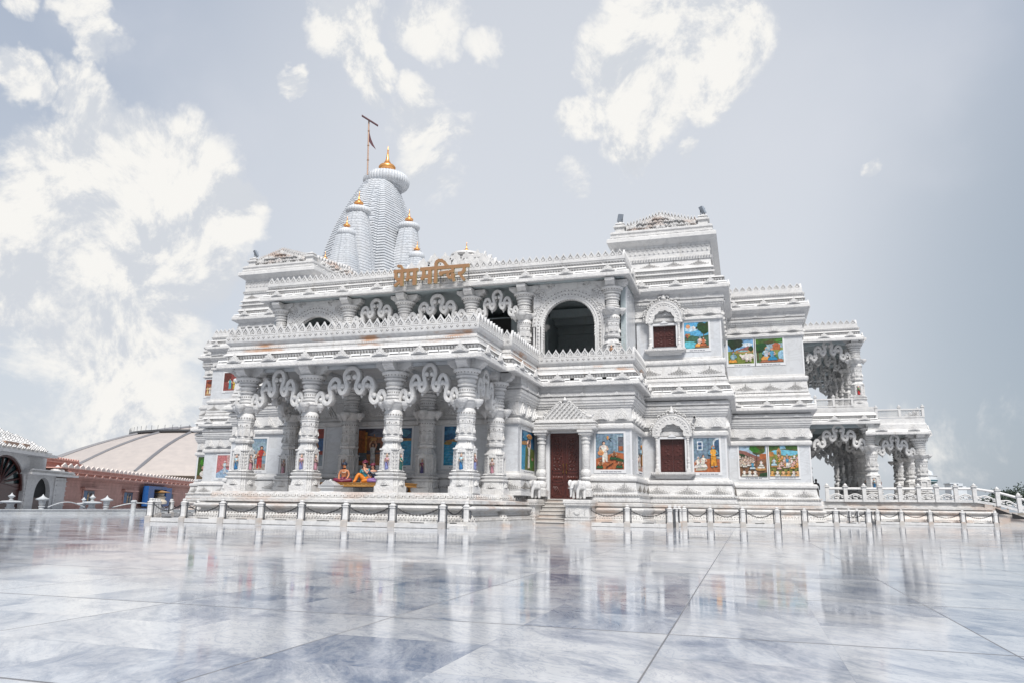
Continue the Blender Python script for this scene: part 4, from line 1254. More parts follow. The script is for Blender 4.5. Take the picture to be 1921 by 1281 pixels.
# ---------------------------------------------------------------- shuttered window with a canopy arch
def jharokha(x0, x1, z0, z1, zarch, Y, zs):
    root = thing('window', ((x0 + x1) / 2, Y, z0), None, None)
    root.parent = temple; root.location = WLOC[root.name] - WLOC['temple']
    xm, hw = (x0 + x1) / 2, (x1 - x0) / 2
    b = MB()
    b.box(x0, xm - .005, Y - .04, Y + .02, z0, z1)
    b.box(xm + .005, x1, Y - .04, Y + .02, z0, z1)
    for a0, a1 in ((x0, xm), (xm, x1)):
        for q0, q1 in ((z0 + .08, z0 + .42 * (z1 - z0)), (z0 + .48 * (z1 - z0), z1 - .08)):
            for r in ((a0 + .07, a1 - .07, q0, q0 + .03), (a0 + .07, a1 - .07, q1 - .03, q1), (a0 + .07, a0 + .1, q0, q1), (a1 - .1, a1 - .07, q0, q1)):
                b.box(r[0], r[1], Y - .065, Y - .04, r[2], r[3])
            for k in range(5):
                b.ball(((a0 + a1) / 2 + .08 * (-1) ** k, Y - .045, q0 + (q1 - q0) * (k + .7) / 5.6), (.09, .03, .06), 6, 4)
    b.build('shutter', M_WOOD, root, False)
    b = MB()
    b.box(x0 - .14, x0, Y - .32, Y + .03, z0, z1 + .12)
    b.box(x1, x1 + .14, Y - .32, Y + .03, z0, z1 + .12)
    b.box(x0, x1, Y - .3, Y + .03, z1, z1 + .12)
    b.stamp(plate(_tr, 0, .05), (xm, Y - .3, z1 + .12), (1, 0), (0, -1), 1.2, .9)
    b.build('frame', M_FRAME, root, False)
    b = MB()
    sl = rect(x0 - .5, x1 + .5, Y - .42, Y + .02)
    b.sweep(sl, [(zs, -.22), (zs + .12, -.18), (zs + .22, .0), (zs + .3, .02), (zs + .32, .06), (zs + .38, .06)], True, True)
    row(b, sl, .02, zs + .25, .11, DENT, 'fr', .9)
    b.build('sill', M_CARVED, root, False)
    for x in (x0 - .18, x1 + .18):
        balustre(x, Y - .3, zs + .38, z1 + .22, .085, 'colonnette', M_MARBLE, root)
    # arch band: scalloped inside, foliage outside, finial on top
    b = MB()
    zc = z1 + .30
    R1, R0 = hw + .42, hw - .02
    ky = (zarch - .55 - zc) / R1
    n = 36
    Yf, Yb = Y - .40, Y - .12
    inn, out = [], []
    for i in range(n + 1):
        a = pi * i / n
        r = R0 * (1 - .10 * abs(sin(a * 5.5)))
        inn.append((xm - r * cos(a), zc + r * ky * .86 * sin(a)))
        out.append((xm - R1 * cos(a), zc + R1 * ky * sin(a)))
    inn = [(xm - R0, zc - .16)] + inn + [(xm + R0, zc - .16)]
    out = [(xm - R1, zc - .16)] + out + [(xm + R1, zc - .16)]
    k = len(inn)
    vs = [(x, Yf, z) for x, z in inn] + [(x, Yf, z) for x, z in out] + [(x, Yb, z) for x, z in inn] + [(x, Yb, z) for x, z in out]
    fs = []
    for i in range(k - 1):
        fs += [(i, i + 1, k + i + 1, k + i), (2 * k + i, 2 * k + i + 1, i + 1, i), (k + i, k + i + 1, 3 * k + i + 1, 3 * k + i), (3 * k + i, 3 * k + i + 1, 2 * k + i + 1, 2 * k + i)]
    b.add(vs, fs)
    for rr in (.62, .98):
        b.tube([(xm - (R0 + (R1 - R0) * rr) * cos(pi * i / 24), Yf, zc + (R0 + (R1 - R0) * rr) * ky * sin(pi * i / 24)) for i in range(25)], .03, 5)
    for i in range(15):
        a = pi * (i + .5) / 15
        rr = R0 + (R1 - R0) * .45
        b.ball((xm - rr * cos(a), Yf, zc + rr * ky * sin(a)), (.06, .04, .06), 6, 4)
    for i, (a, sz) in enumerate(((.06, .10), (.2, .15), (.42, .19), (.70, .14), (.95, .17), (1.2, .14), (1.42, .2))):
        for s in (-1, 1):
            c = (xm + s * (R1 + .09) * cos(a), Yf + .06, zc + (R1 + .09) * ky * sin(a) + (.06 if i == 6 else 0))
            b.tube([(c[0] + s * sz * .6 * cos(q) * (1 - q * .09), c[1], c[2] + sz * .7 * sin(q) * (1 - q * .09)) for q in [-1.2 + .6 * j for j in range(10)]], lambda t, sz=sz: sz * .34 * (1 - .55 * t), 6)
    b.lathe(xm, Yf + .1, zarch - .5, [(0, .14), (.1, .17), (.18, .11), (.26, .12), (.34, .07), (.42, .05), (.5, .0)], 8)
    b.build('canopy_arch', M_CARVED, root, True, 45)
jharokha(-4.82, -3.36, 3.04, 5.0, 7.0, 46.0, 2.66)
jharokha(-5.05, -3.66, 10.66, 11.93, 14.05, 46.0, 10.1)

# ---------------------------------------------------------------- relief pictures
GREEN, DGREEN, SKYB, WATER, OCHRE, BRICK, BROWN, WHITE, GREYB, YEL, BLK = (.05, .12, .02), (.015, .05, .015), (.18, .38, .62), (.04, .30, .50), (.42, .22, .07), (.40, .12, .04), (.12, .055, .03), (.72, .68, .62), (.17, .25, .32), (.75, .34, .05), (.012, .01, .01)
class Pic:
    def __init__(s, A, T, N, w, h):
        s.A, s.T, s.N, s.w, s.h, s.b, s.q = A, T, N, w, h, MB(), []
    def P(s, u, v, n):
        return (s.A[0] + s.T[0] * u * s.w + s.N[0] * n, s.A[1] + s.T[1] * u * s.w + s.N[1] * n, s.A[2] + v * s.h)
    def poly(s, pts, col):
        s.q.append(([(min(max(u, 0), 1), min(max(v, 0), 1)) for u, v in pts], col))
    def emit(s):                                # the whole relief stands about 8 cm proud, figures over ground
        for i, (pts, col) in enumerate(s.q):
            n = .008 + .075 * i / len(s.q)
            k = len(pts)
            s.b.add([s.P(u, v, 0) for u, v in pts] + [s.P(u, v, n) for u, v in pts], [tuple(k + i for i in range(k))] + [(i, (i + 1) % k, k + (i + 1) % k, k + i) for i in range(k)], 0, col)
        return s.b
    def rect(s, u0, v0, u1, v1, col):
        s.poly([(u0, v0), (u1, v0), (u1, v1), (u0, v1)], col)
    def ink(s, pts, col, e=.010):
        cu = sum(p[0] for p in pts) / len(pts); cv = sum(p[1] for p in pts) / len(pts)
        s.poly([(u + (e if u > cu else -e), v + (e * .8 if v > cv else -e * .8)) for u, v in pts], tuple(q * .12 for q in col))
        s.poly(pts, col)
    def ell(s, u, v, a, c, col, k=12, rag=0.0):
        s.poly([(u + a * cos(t) * (1 + rag * random.uniform(-1, 1)), v + c * sin(t) * (1 + rag * random.uniform(-1, 1))) for t in [2 * pi * i / k for i in range(k)]], col)
    def tree(s, u, v, r, trunk=.25, col=GREEN):
        s.poly([(u - .025, v - trunk), (u + .025, v - trunk), (u + .015, v), (u + .08, v + r * .5), (u, v + .02), (u - .07, v + r * .5), (u - .015, v)], BROWN)
        for i in range(9):
            a = i * 2.4
            s.ell(u + r * .62 * cos(a) * (i % 3) / 2, v + r * .55 + r * .42 * sin(a) * (i % 3) / 2, r * .52, r * .36, tuple(c * random.uniform(.5, 1.6) for c in col), 9, .2)
    def man(s, u, v, h, robe, skin=SKIN, hair=BLK, sit=False, lean=0.0, top=None, arms=1, back=False):
        a = h * s.h / s.w
        if sit:
            s.ink([(u - .30 * a, v), (u + .30 * a, v), (u + .24 * a, v + .16 * h), (u + .1 * a, v + .26 * h), (u - .12 * a, v + .26 * h), (u - .27 * a, v + .14 * h)], robe)
            b0, hh = v + .2 * h, .42 * h
        else:
            s.ink([(u - .12 * a, v), (u - .02 * a, v), (u, v + .25 * h), (u + .05 * a, v + .02 * h), (u + .14 * a, v + .02 * h), (u + .12 * a, v + .55 * h), (u - .11 * a, v + .55 * h)], robe)
            s.ell(u - .06 * a, v + .005, .07 * a, .02 * h, skin, 8); s.ell(u + .12 * a, v + .02, .07 * a, .02 * h, skin, 8)
            b0, hh = v + .5 * h, .33 * h
        l = lean * a
        s.ink([(u - .10 * a, b0), (u + .10 * a, b0), (u + .15 * a + l, b0 + hh * .85), (u + .04 * a + l, b0 + hh), (u - .04 * a + l, b0 + hh), (u - .15 * a + l, b0 + hh * .85)], top or robe)
        for sg in (-1, 1):
            x = u + sg * .14 * a + l
            y = b0 + hh * .85
            q = [(x, y), (x + sg * .08 * a, y - .17 * h), (x + sg * (-.05 if arms == 1 else .1) * a, y - (.2 if arms == 1 else -.12) * h)]
            if arms == 2:
                q = [(x, y), (x + sg * .05 * a, y + .15 * h), (x - sg * .04 * a, y + .32 * h)]
            for i in range(2):
                (x0, y0), (x1, y1) = q[i], q[i + 1]
                d = math.hypot(x1 - x0, y1 - y0) or 1
                nx, ny = -(y1 - y0) / d * .028 * a * 1.2, (x1 - x0) / d * .028 * h
                s.poly([(x0 + nx, y0 + ny), (x0 - nx, y0 - ny), (x1 - nx, y1 - ny), (x1 + nx, y1 + ny)], skin)
        hy = b0 + hh + .075 * h
        s.ell(u + l, hy + .02 * h, .085 * a, .085 * h, hair, 10)
        if not back:
            s.ell(u + l + .01 * a, hy, .06 * a, .068 * h, skin, 10)
    def caption(s):
        c = MB()
        u = .16 + random.uniform(0, .08)
        end = 1 - u
        while u < end:
            n = random.randint(2, 5)
            wd = .028 * n
            c.add(*frame_box(s.A, s.T, s.N, u * s.w, (u + wd) * s.w, -.105, -.093, 0.0, .031))
            for i in range(n):
                t = u + wd * (i + .5) / n
                c.add(*frame_box(s.A, s.T, s.N, t * s.w - .006, t * s.w + .008, -.155 + .02 * random.random(), -.1, 0.0, .031))
                if random.random() < .7:
                    c.add(*frame_box(s.A, s.T, s.N, (t - .011) * s.w, t * s.w, -.145 + .02 * random.random(), -.125, 0.0, .0315))
            u += wd + .022
        return c

def picture(A, T, N, w, h, label, draw, seed=1):
    random.seed(seed * 13 + 5)
    root = thing('picture', (A[0] + T[0] * w / 2, A[1] + T[1] * w / 2, A[2] - .19), label, 'picture', 'painted relief pictures on the temple walls')
    f = MB()
    for t0, t1, z0, z1 in ((-.11, w + .11, -.19, 0), (-.11, w + .11, h, h + .11), (-.11, 0, 0, h), (w, w + .11, 0, h)):
        f.add(*frame_box(A, T, N, t0, t1, z0, z1, .004, .03))
    f.build('frame', M_FRAME, root, False)
    p = Pic((A[0] + N[0] * .006, A[1] + N[1] * .006, A[2]), T, N, w, h)
    draw(p)
    p.emit().build('painted_relief', M_PAINT, root, False, 30, True)
    p.caption().build('caption', M_INK, root, False)
FR, RT = ((1, 0), (0, -1)), ((0, 1), (1, 0))

def d_prison(p):                                # long-haired man carries a basket past sleeping guards
    p.rect(0, 0, 1, 1, GREYB); p.rect(0, .62, .55, .625, (.10, .16, .2)); p.rect(0, .8, .55, .805, (.10, .16, .2))
    p.poly([(0, 0), (1, 0), (1, .44), (.72, .48), (0, .30)], BRICK)
    p.rect(.62, .46, .70, 1, (.24, .33, .4)); p.rect(.76, .5, 1, .95, (.30, .38, .44)); p.rect(.80, .5, 1, .9, (.05, .06, .08))
    for i in range(5):
        p.rect(.82 + i * .04, .5, .83 + i * .04, .88, (.35, .36, .38))
    p.rect(.82, .52, .96, .64, BRICK)
    p.ell(.43, .88, .035, .055, (.8, .33, .08)); p.poly([(.46, .84), (.56, .77), (.57, .78), (.5, .84), (.57, .87), (.55, .88)], BLK)
    p.man(.32, .20, .58, WHITE, SKIN2, BLK, lean=-.05)
    p.ell(.18, .46, .11, .07, (.62, .26, .10)); p.ell(.17, .51, .06, .035, (.75, .42, .22))
    for u, v in ((.14, .04), (.62, .28), (.84, .05)):
        p.man(u, v, .30, (.02, .09, .03), SKIN, BLK, True, .1, (.25, .09, .03))
    p.poly([(.72, .25), (1, .20), (1, .27), (.74, .34)], (.02, .07, .02)); p.poly([(.38, .06), (.62, .18), (.62, .19), (.37, .07)], BLK)
def d_room(p):                                  # couple seated on a mat before a standing figure in orange
    p.rect(0, 0, 1, 1, GREYB)
    for k in range(3):
        p.rect(0, .5 + k * .15, .55, .504 + k * .15, (.11, .17, .21))
    p.poly([(0, 0), (1, 0), (1, .38), (.6, .40), (0, .30)], BRICK); p.rect(.55, .39, .62, 1, (.11, .17, .23))
    p.rect(.14, .64, .36, .9, (.62, .68, .72)); p.rect(.18, .67, .32, .87, (.04, .10, .2)); p.rect(.18, .76, .32, .78, (.62, .68, .72))
    p.poly([(.76, .44), (1, .42), (1, 1), (.86, .98), (.76, .9)], (.58, .64, .68)); p.poly([(.81, .46), (1, .44), (1, .96), (.88, .93), (.81, .86)], (.04, .09, .16))
    p.poly([(.04, .04), (.45, .06), (.54, .14), (.1, .16)], (.5, .45, .36))
    p.man(.17, .12, .42, WHITE, SKIN2, (.6, .58, .55), True); p.man(.33, .14, .46, WHITE, SKIN2, BLK, True, .05)
    p.man(.76, .15, .62, (.70, .30, .03), (.16, .32, .42), (.6, .22, .03), top=(.75, .36, .05))
def d_cows(p):                                  # flute player under a tree with white cows
    p.rect(0, 0, 1, 1, SKYB); p.ell(.7, .78, .3, .08, (.6, .68, .74), 10, .2); p.poly([(.3, .55), (.55, .62), (.8, .72), (1, .60), (1, .5), (.3, .5)], (.32, .12, .10))
    p.rect(0, 0, 1, .52, (.17, .22, .04)); p.rect(.3, .44, 1, .54, (.42, .25, .10)); p.ell(.6, .52, .2, .03, (.25, .5, .55)); p.ell(.9, .60, .09, .12, DGREEN, 10, .2)
    p.tree(.22, .68, .34, .4, DGREEN)
    p.man(.18, .06, .55, (.72, .32, .05), (.16, .34, .46), (.5, .12, .03), True, .05, (.3, .45, .5))
    for u, v, k in ((.66, .16, 1), (.86, .2, .9), (.78, .08, .8)):
        p.ell(u, v + .13, .17 * k, .09 * k, WHITE, 10, .08); p.ell(u - .17 * k, v + .19, .05, .05, WHITE, 8)
        for t in (-.11, -.05, .08, .13):
            p.rect(u + t * k - .015, v, u + t * k + .015, v + .1, (.6, .52, .46))
def d_couple(p):                                # pair seated under a leafy tree by a river
    p.rect(0, 0, 1, 1, (.10, .2, .07)); p.rect(0, .5, 1, .8, (.30, .42, .5)); p.poly([(.4, .35), (1, .32), (1, .62), (.6, .58)], (.24, .28, .07))
    p.rect(.62, .52, .9, .72, BRICK); p.poly([(.58, .7), (.76, .86), (.94, .7)], (.45, .13, .06)); p.ell(.95, .3, .16, .2, (.30, .52, .66), 10, .1)
    for i in range(16):
        p.ell((i * .37) % 1, .9 + .06 * ((i * 7) % 3 - 1), .13, .07, tuple(c * random.uniform(.5, 1.6) for c in GREEN), 9, .25)
    p.tree(.06, .5, .3, .4, DGREEN); p.poly([(.1, .02), (1, .02), (.95, .14), (.3, .16)], (.36, .13, .07))
    p.man(.36, .12, .66, (.72, .34, .08), (.2, .40, .52), (.7, .3, .05), True, .02, (.45, .5, .55)); p.man(.60, .10, .62, (.02, .24, .42), SKIN2, (.6, .2, .06), True, -.03, (.08, .30, .48))
def d_forest(p):                                # tall tree, bathers and a blue lake
    p.rect(0, 0, 1, 1, (.10, .38, .62)); p.ell(.3, .75, .3, .1, (.5, .66, .76), 10, .2); p.poly([(0, .42), (.3, .5), (.6, .44), (1, .5), (1, 0), (0, 0)], (.05, .13, .08)); p.ell(.2, .14, .34, .13, (.12, .48, .58), 12, .1)
    p.ell(.16, .84, .09, .08, (.75, .34, .16)); p.ell(.4, .80, .06, .06, WHITE, 8, .3); p.ell(.53, .78, .05, .05, BLK, 8, .3)
    p.tree(.80, .62, .34, .55, DGREEN); p.tree(.12, .44, .12, .12, (.36, .16, .06))
    p.rect(.44, .03, 1, .09, (.35, .16, .08)); p.man(.60, .07, .48, (.75, .34, .06), (.25, .42, .5), (.1, .1, .12), True, .08, (.72, .5, .4)); p.man(.78, .09, .40, (.5, .14, .05), SKIN2, BLK, True)
def crowd(p, n, v0, v1, cols, u0=0, u1=1, h=.22):
    for i in range(n):
        t = i / max(1, n - 1)
        v = v1 + (v0 - v1) * t
        p.man(u0 + (u1 - u0) * ((i * .382 + .1 * random.random()) % 1), v, h * (1 + .5 * t), cols[i % len(cols)], random.choice((SKIN, SKIN2)), BLK, True, 0, cols[(i * 3 + 1) % len(cols)])
def d_grove(p):                                 # white-robed crowd beneath one wide tree
    p.rect(0, 0, 1, 1, (.34, .46, .56)); p.poly([(0, .84), (.25, .8), (.6, .66), (1, .58), (1, 0), (0, 0)], (.26, .11, .09)); p.poly([(0, .74), (.2, .70), (.5, .56), (.6, .4), (0, .3)], DGREEN)
    p.poly([(0, .4), (1, .55), (1, 0), (0, 0)], (.20, .10, .05)); p.rect(.75, .55, 1, .72, BRICK); p.tree(.64, .74, .32, .36, GREEN)
    crowd(p, 15, .30, .56, (WHITE, (.6, .5, .42), WHITE), 0, .55, .16)
    p.man(.48, .24, .3, (.5, .6, .64), SKIN2, BLK, True, 0, (.05, .25, .4)); p.man(.80, .33, .24, WHITE, SKIN2, BLK, True); p.ell(.78, .24, .2, .06, OCHRE, 10, .1); p.rect(.66, .26, .92, .31, WHITE)
    for u in (.16, .36, .56):
        p.man(u, .01, .28, WHITE, SKIN2, BLK, True, 0, None, 1, True)
    p.poly([(.7, 0), (1, 0), (1, .14), (.74, .1)], DGREEN)
def d_gather(p):                                # teacher in white before a crowd in orange and pink by a lake
    p.rect(0, 0, 1, 1, (.20, .22, .05)); p.ell(.6, .76, .55, .12, (.16, .48, .62), 14, .1); p.poly([(0, .78), (.4, .84), (1, .78), (1, 1), (0, 1)], (.12, .10, .03)); p.rect(.36, .86, .64, 1, (.25, .5, .66))
    for u in (.08, .25, .75, .95):
        p.ell(u, .92, .16, .09, GREEN, 10, .2)
    p.rect(.27, .66, .42, .80, OCHRE); p.poly([(.27, .8), (.345, .9), (.42, .8)], (.55, .26, .12)); p.rect(.32, .66, .37, .75, BROWN); p.rect(0, .62, .16, .76, (.5, .2, .05)); p.rect(.3, .3, .52, .46, (.16, .26, .07))
    crowd(p, 22, .22, .58, ((.72, .36, .10), (.66, .38, .34), WHITE, (.6, .28, .05), (.64, .48, .4)), .3, 1, .16)
    p.rect(.04, .28, .32, .34, OCHRE); p.man(.16, .33, .30, (.42, .58, .66), SKIN2, BLK, True); p.man(.62, .26, .34, WHITE, SKIN2, BLK, top=(.05, .28, .45))
    for i, u in enumerate((.08, .26, .46, .64, .82, .96)):
        p.man(u, .0, .26, ((.68, .36, .10), WHITE, (.7, .42, .2))[i % 3], SKIN, BLK, True, 0, None, 1, True)
def d_carry(p):                                 # bearded man lifts a basket overhead beside water
    p.rect(0, 0, 1, 1, (.02, .10, .2)); p.rect(0, 0, .3, .62, WATER); p.poly([(.25, 0), (1, 0), (1, .55), (.3, .6)], (.10, .13, .02)); p.ell(.7, .2, .2, .16, (.05, .18, .03), 10, .3); p.ell(.8, .3, .04, .04, (.6, .2, .2)); p.poly([(0, .62), (.5, .66), (.3, .74), (0, .7)], OCHRE)
    p.ell(.3, .86, .2, .1, (.04, .2, .34), 10, .3); p.man(.52, .05, .66, WHITE, SKIN2, BLK, arms=2); p.ell(.53, .86, .18, .06, OCHRE); p.ell(.53, .89, .1, .04, (.6, .25, .08))
def d_street(p):                                # man with a basket overhead among brown houses at night
    p.rect(0, 0, 1, 1, (.05, .045, .07)); p.ell(.8, .85, .3, .14, (.12, .12, .16), 12, .3); p.rect(0, .3, .28, .95, (.28, .09, .03)); p.rect(.28, .34, .36, .9, (.42, .2, .05)); p.rect(.36, .4, .62, .75, (.22, .08, .03)); p.rect(.62, .35, .66, .84, (.4, .15, .04)); p.rect(.66, .35, 1, .72, (.25, .09, .04)); p.rect(.76, .4, .9, .6, BLK); p.poly([(.34, .76), (1, .70), (1, .75), (.34, .8)], (.36, .14, .04))
    p.rect(0, 0, 1, .3, (.30, .13, .05)); p.poly([(.02, .12), (.4, .14), (.34, .34), (.05, .34)], (.09, .11, .12))
    for k in range(5):
        p.rect(.04, .15 + k * .04, .36 - k * .01, .16 + k * .04, (.25, .28, .3))
    p.man(.62, .03, .56, (.52, .50, .48), SKIN, BLK, arms=2); p.ell(.63, .70, .14, .05, OCHRE)
def d_wade(p):                                  # man wading through blue water with arms raised
    p.rect(0, 0, 1, 1, WATER); p.rect(0, .66, 1, 1, (.015, .07, .15)); p.ell(.6, .88, .35, .1, (.05, .22, .32), 12, .3); p.poly([(0, .64), (1, .66), (1, .72), (.3, .74)], OCHRE)
    for k in range(9):
        p.rect(.1 + .1 * (k % 3), .07 * k, .5 + .12 * (k % 4), .07 * k + .012, (.16, .44, .6))
    p.man(.36, .05, .72, (.42, .42, .48), SKIN, BLK, arms=2); p.poly([(.45, .3), (.62, .42), (.55, .5), (.46, .44)], OCHRE); p.ell(.38, .87, .2, .05, BRICK)
def d_lake(p):                                  # deep blue lake under storm clouds
    p.rect(0, 0, 1, 1, WATER); p.rect(0, .62, 1, 1, (.02, .11, .24)); 
    for k in range(7):
        p.ell(.12 + .15 * k, .84 + .07 * (k % 2), .14, .07, (.05, .20, .36), 10, .3)
    p.poly([(0, .62), (.5, .6), (.9, .62), (.4, .68)], OCHRE); p.ell(.15, .57, .16, .05, (.3, .2, .06), 10, .2)
    for k in range(8):
        p.rect(.08 * (k % 3), .07 * k, .4 + .12 * (k % 4), .07 * k + .010, (.15, .42, .58))
    p.man(.62, .0, .55, (.5, .36, .36), SKIN2, BLK)
def d_seer(p):
    p.rect(0, 0, 1, 1, GREYB); p.rect(0, .3, 1, .9, (.26, .36, .42)); p.rect(0, 0, 1, .2, (.35, .3, .26)); p.man(.66, .04, .72, (.42, .04, .03), SKIN, BLK, lean=.08); p.man(.3, .03, .6, WHITE, SKIN2, (.6, .55, .5), lean=.05); p.man(.12, .03, .5, (.6, .5, .42), SKIN2)
def d_arch(p):
    p.rect(0, 0, 1, 1, (.30, .05, .03)); p.ell(.3, .9, .4, .2, (.62, .48, .12)); p.rect(0, .4, 1, .74, (.06, .14, .30)); p.rect(0, 0, 1, .3, (.32, .38, .42)); p.man(.60, .1, .66, WHITE, SKIN, BLK, arms=1, top=(.16, .3, .22)); p.man(.25, .05, .5, (.4, .42, .5), SKIN2)
def d_tree1(p):
    p.rect(0, 0, 1, 1, (.06, .10, .03)); p.tree(.4, .62, .34, .5, (.04, .14, .02)); p.rect(0, 0, 1, .16, (.16, .10, .05)); p.man(.6, .12, .58, (.62, .22, .2), SKIN2, (.6, .5, .4), top=(.6, .34, .3)); p.ell(.52, .22, .24, .14, WHITE, 10, .1)
def d_red(p):
    p.rect(0, 0, 1, 1, (.50, .18, .18)); p.poly([(0, 0), (1, 0), (1, .3), (.5, .42), (0, .2)], (.3, .42, .56)); p.man(.56, .2, .55, (.5, .58, .66), SKIN2, (.6, .6, .62)); p.rect(.7, .5, 1, 1, (.58, .36, .34))
def d_court(p):
    p.rect(0, 0, 1, 1, (.24, .05, .03)); p.rect(.1, .4, .9, .9, (.34, .10, .04)); p.ell(.5, .82, .4, .12, (.12, .03, .02)); p.rect(0, 0, 1, .2, (.4, .2, .1))
    for u, c in ((.2, (.6, .44, .2)), (.42, WHITE), (.62, (.65, .4, .12)), (.82, (.5, .3, .2))):
        p.man(u, .08, .5, c, SKIN2)
def d_blueman(p):
    p.rect(0, 0, 1, 1, (.26, .06, .05)); p.rect(0, .5, .5, 1, (.12, .03, .02)); p.man(.45, .08, .6, (.08, .40, .48), SKIN2, BLK); p.man(.75, .06, .56, (.62, .42, .06), SKIN)

PICS = [
    ((-7.80, 41, 2.97), FR, 1.54, 1.96, 'picture of a man carrying a basket past sleeping guards, right of the door', d_prison),
    ((-5.85, 43.35, 3.03), RT, 1.95, 1.98, 'picture of a grey room on the return wall by the lower window', d_room),
    ((-2.88, 46, 3.06), FR, 1.47, 2.0, 'picture of an orange-robed figure before a seated couple, beside the lower window', d_room),
    ((-.36, 53.5, 3.10), FR, 1.74, 2.11, 'picture of a white-robed crowd under one wide tree', d_grove),
    ((1.56, 53.5, 3.14), FR, 1.81, 2.1, 'picture of a crowd in orange beside a blue lake with a small shrine', d_gather),
    ((-3.18, 46, 10.47), FR, 1.44, 1.62, 'picture of bathers and a tall tree by blue water, beside the upper window', d_forest),
    ((-.76, 53.5, 10.8), FR, 1.70, 1.70, 'picture of a flute player with white cows in a meadow', d_cows),
    ((1.11, 53.5, 10.8), FR, 1.76, 1.67, 'picture of a pair seated under leaves, one in a bright blue skirt', d_couple),
    ((-20.42, 37.4, 3.03), FR, 1.52, 2.01, 'picture of a man lifting a basket among brown houses, inside the porch', d_street),
    ((-18.66, 37.4, 3.03), FR, 1.46, 2.0, 'picture of a man with raised arms wading through blue water, inside the porch', d_wade),
    ((-15.31, 37.4, 3.02), FR, 1.50, 2.06, 'picture of a deep blue lake under storm clouds, inside the porch', d_lake),
    ((-24.1, 37.4, 3.01), FR, 1.50, 2.06, 'picture of white-trousered figure below a red arch, inside the porch', d_arch),
    ((-11.2, 38.0, 2.85), RT, 2.62, 2.08, 'picture of a bearded man holding a basket overhead, left of the brown door', d_carry),
    ((-30.2, 41, 2.95), FR, 1.38, 1.97, 'picture of a dark-red-robed man with figures in white, left of the porch', d_seer),
    ((-49.2, 59.5, 10.85), FR, 1.3, 1.55, 'picture of a court scene on dark red, upper far left wall', d_court),
    ((-49.2, 59.5, 3.0), FR, 1.3, 2.05, 'picture of a pink-robed man under a dark green tree, lower far left wall', d_tree1),
    ((-44.4, 56.0, 10.66), FR, 1.5, 1.62, 'picture of a figure in turquoise on a red ground, upper left wall', d_blueman),
    ((-44.3, 56.0, 3.0), FR, 1.5, 1.95, 'picture of a pale blue figure in a pink room, lower left wall', d_red),
]
for i, (A, (T, N), w, h, lab, dr) in enumerate(PICS):
    picture(A, T, N, w, h, lab, dr, i + 1)

# ---------------------------------------------------------------- open hall at the right end
HP = rect(4.3, 16.4, 63.4, 91.0)
def hpd(b):
    row(b, HP, .80, .335, .15, DENT, 'fr', .9)
body('platform', HP, [(0, .75)] + [(z * 1.1, o * .7) for z, o in PPL[1:]], M_PLINTH, hpd, True, 1.0)
HCOL = [(9.4, 64.5), (9.4, 69.0), (9.4, 73.5), (9.4, 78.0), (9.4, 82.5), (9.4, 87.0), (4.95, 69.0), (4.95, 73.5), (4.95, 78.0)]
for (x, y) in HCOL:
    dup(column0, (x + 24.2, y - 32.5, .12), temple)
hc = make_column(12.85, 64.5, 1.62, .845)
for (x, y) in ((12.85, 69.0), (12.85, 73.5)):
    dup(hc, (0, y - 64.5, 0), temple)
UH = [(8.85, 64.5), (8.85, 69.0), (8.85, 73.5), (8.85, 78.0), (8.85, 82.5), (4.9, 69.0), (4.9, 73.5)]
uh = []
for (x, y) in UH:
    uh.append(dup(ucol0, (x + 29.15, y - 42.0, .62), temple))
w = WLOC[uh[0].name]
figurine((w[0], w[1] - .49, w[2] + .95), (1, 0), (0, -1), (.50, .03, .03), (.05, .22, .06), 1.0, uh[0])
for y in (64.5, 69.0, 73.5, 78.0, 82.5, 87.0):
    torana((4.95, y), (9.4, y), 5.75, 1.82)
    if y < 86:
        torana((4.9, y), (8.85, y), 12.75, 1.60)
for y in (64.5, 69.0):
    torana((9.4, y), (12.85, y), 5.1, 1.62)
    torana((9.4, y), (9.4, y + 4.5), 5.7, 1.8)
    torana((12.85, y), (12.85, y + 4.5), 5.1, 1.6)
    torana((8.85, y), (8.85, y + 4.5), 12.75, 1.6)
HL = rect(4.2, 9.55, 64.1, 90.0)
HL2 = rect(9.6, 13.0, 64.1, 80.0)
HU = rect(4.2, 8.95, 64.1, 86.0)
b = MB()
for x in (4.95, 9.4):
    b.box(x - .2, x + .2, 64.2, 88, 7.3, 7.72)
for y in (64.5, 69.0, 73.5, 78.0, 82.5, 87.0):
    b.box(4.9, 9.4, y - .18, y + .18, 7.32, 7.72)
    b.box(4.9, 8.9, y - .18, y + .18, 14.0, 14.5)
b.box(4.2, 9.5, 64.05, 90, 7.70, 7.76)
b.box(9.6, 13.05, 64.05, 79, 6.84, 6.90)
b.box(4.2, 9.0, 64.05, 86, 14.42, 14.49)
b.build('ceiling', M_INNER_SHADE, temple, False)
body('eave', HL, open_eave(sh(EAVE[:12], .1)) + [(8.5, .45), (8.6, .5), (8.9, .5)], M_CARVED, lambda b: eave_decor(b, HL, 7.53, 1.0, 2.0, 'fr'), True)
body('eave', HL2, open_eave(sh(EAVE[:9], -.75)) + [(7.5, .6), (7.55, .5), (7.7, .45), (7.95, .45)], M_CARVED, lambda b: eave_decor(b, HL2, 6.68, 1.0, 2.0, 'fr'), True)
body('eave', HU, open_eave(sh(EAVE2, .12)), M_CARVED, lambda b: eave_decor(b, HU, 14.16, 1.0, 2.0, 'fr'), True)
def hud(b):
    row(b, HU, .46 * KO, 15.22, .17, BEAD, 'fr', .9)
    row(b, HU, .34 * KO - .08, 15.52, .45, MERLON, 'fr', 1.0, .85)
body('parapet', HU, sh(P3, -.3), M_MARBLE, hud)

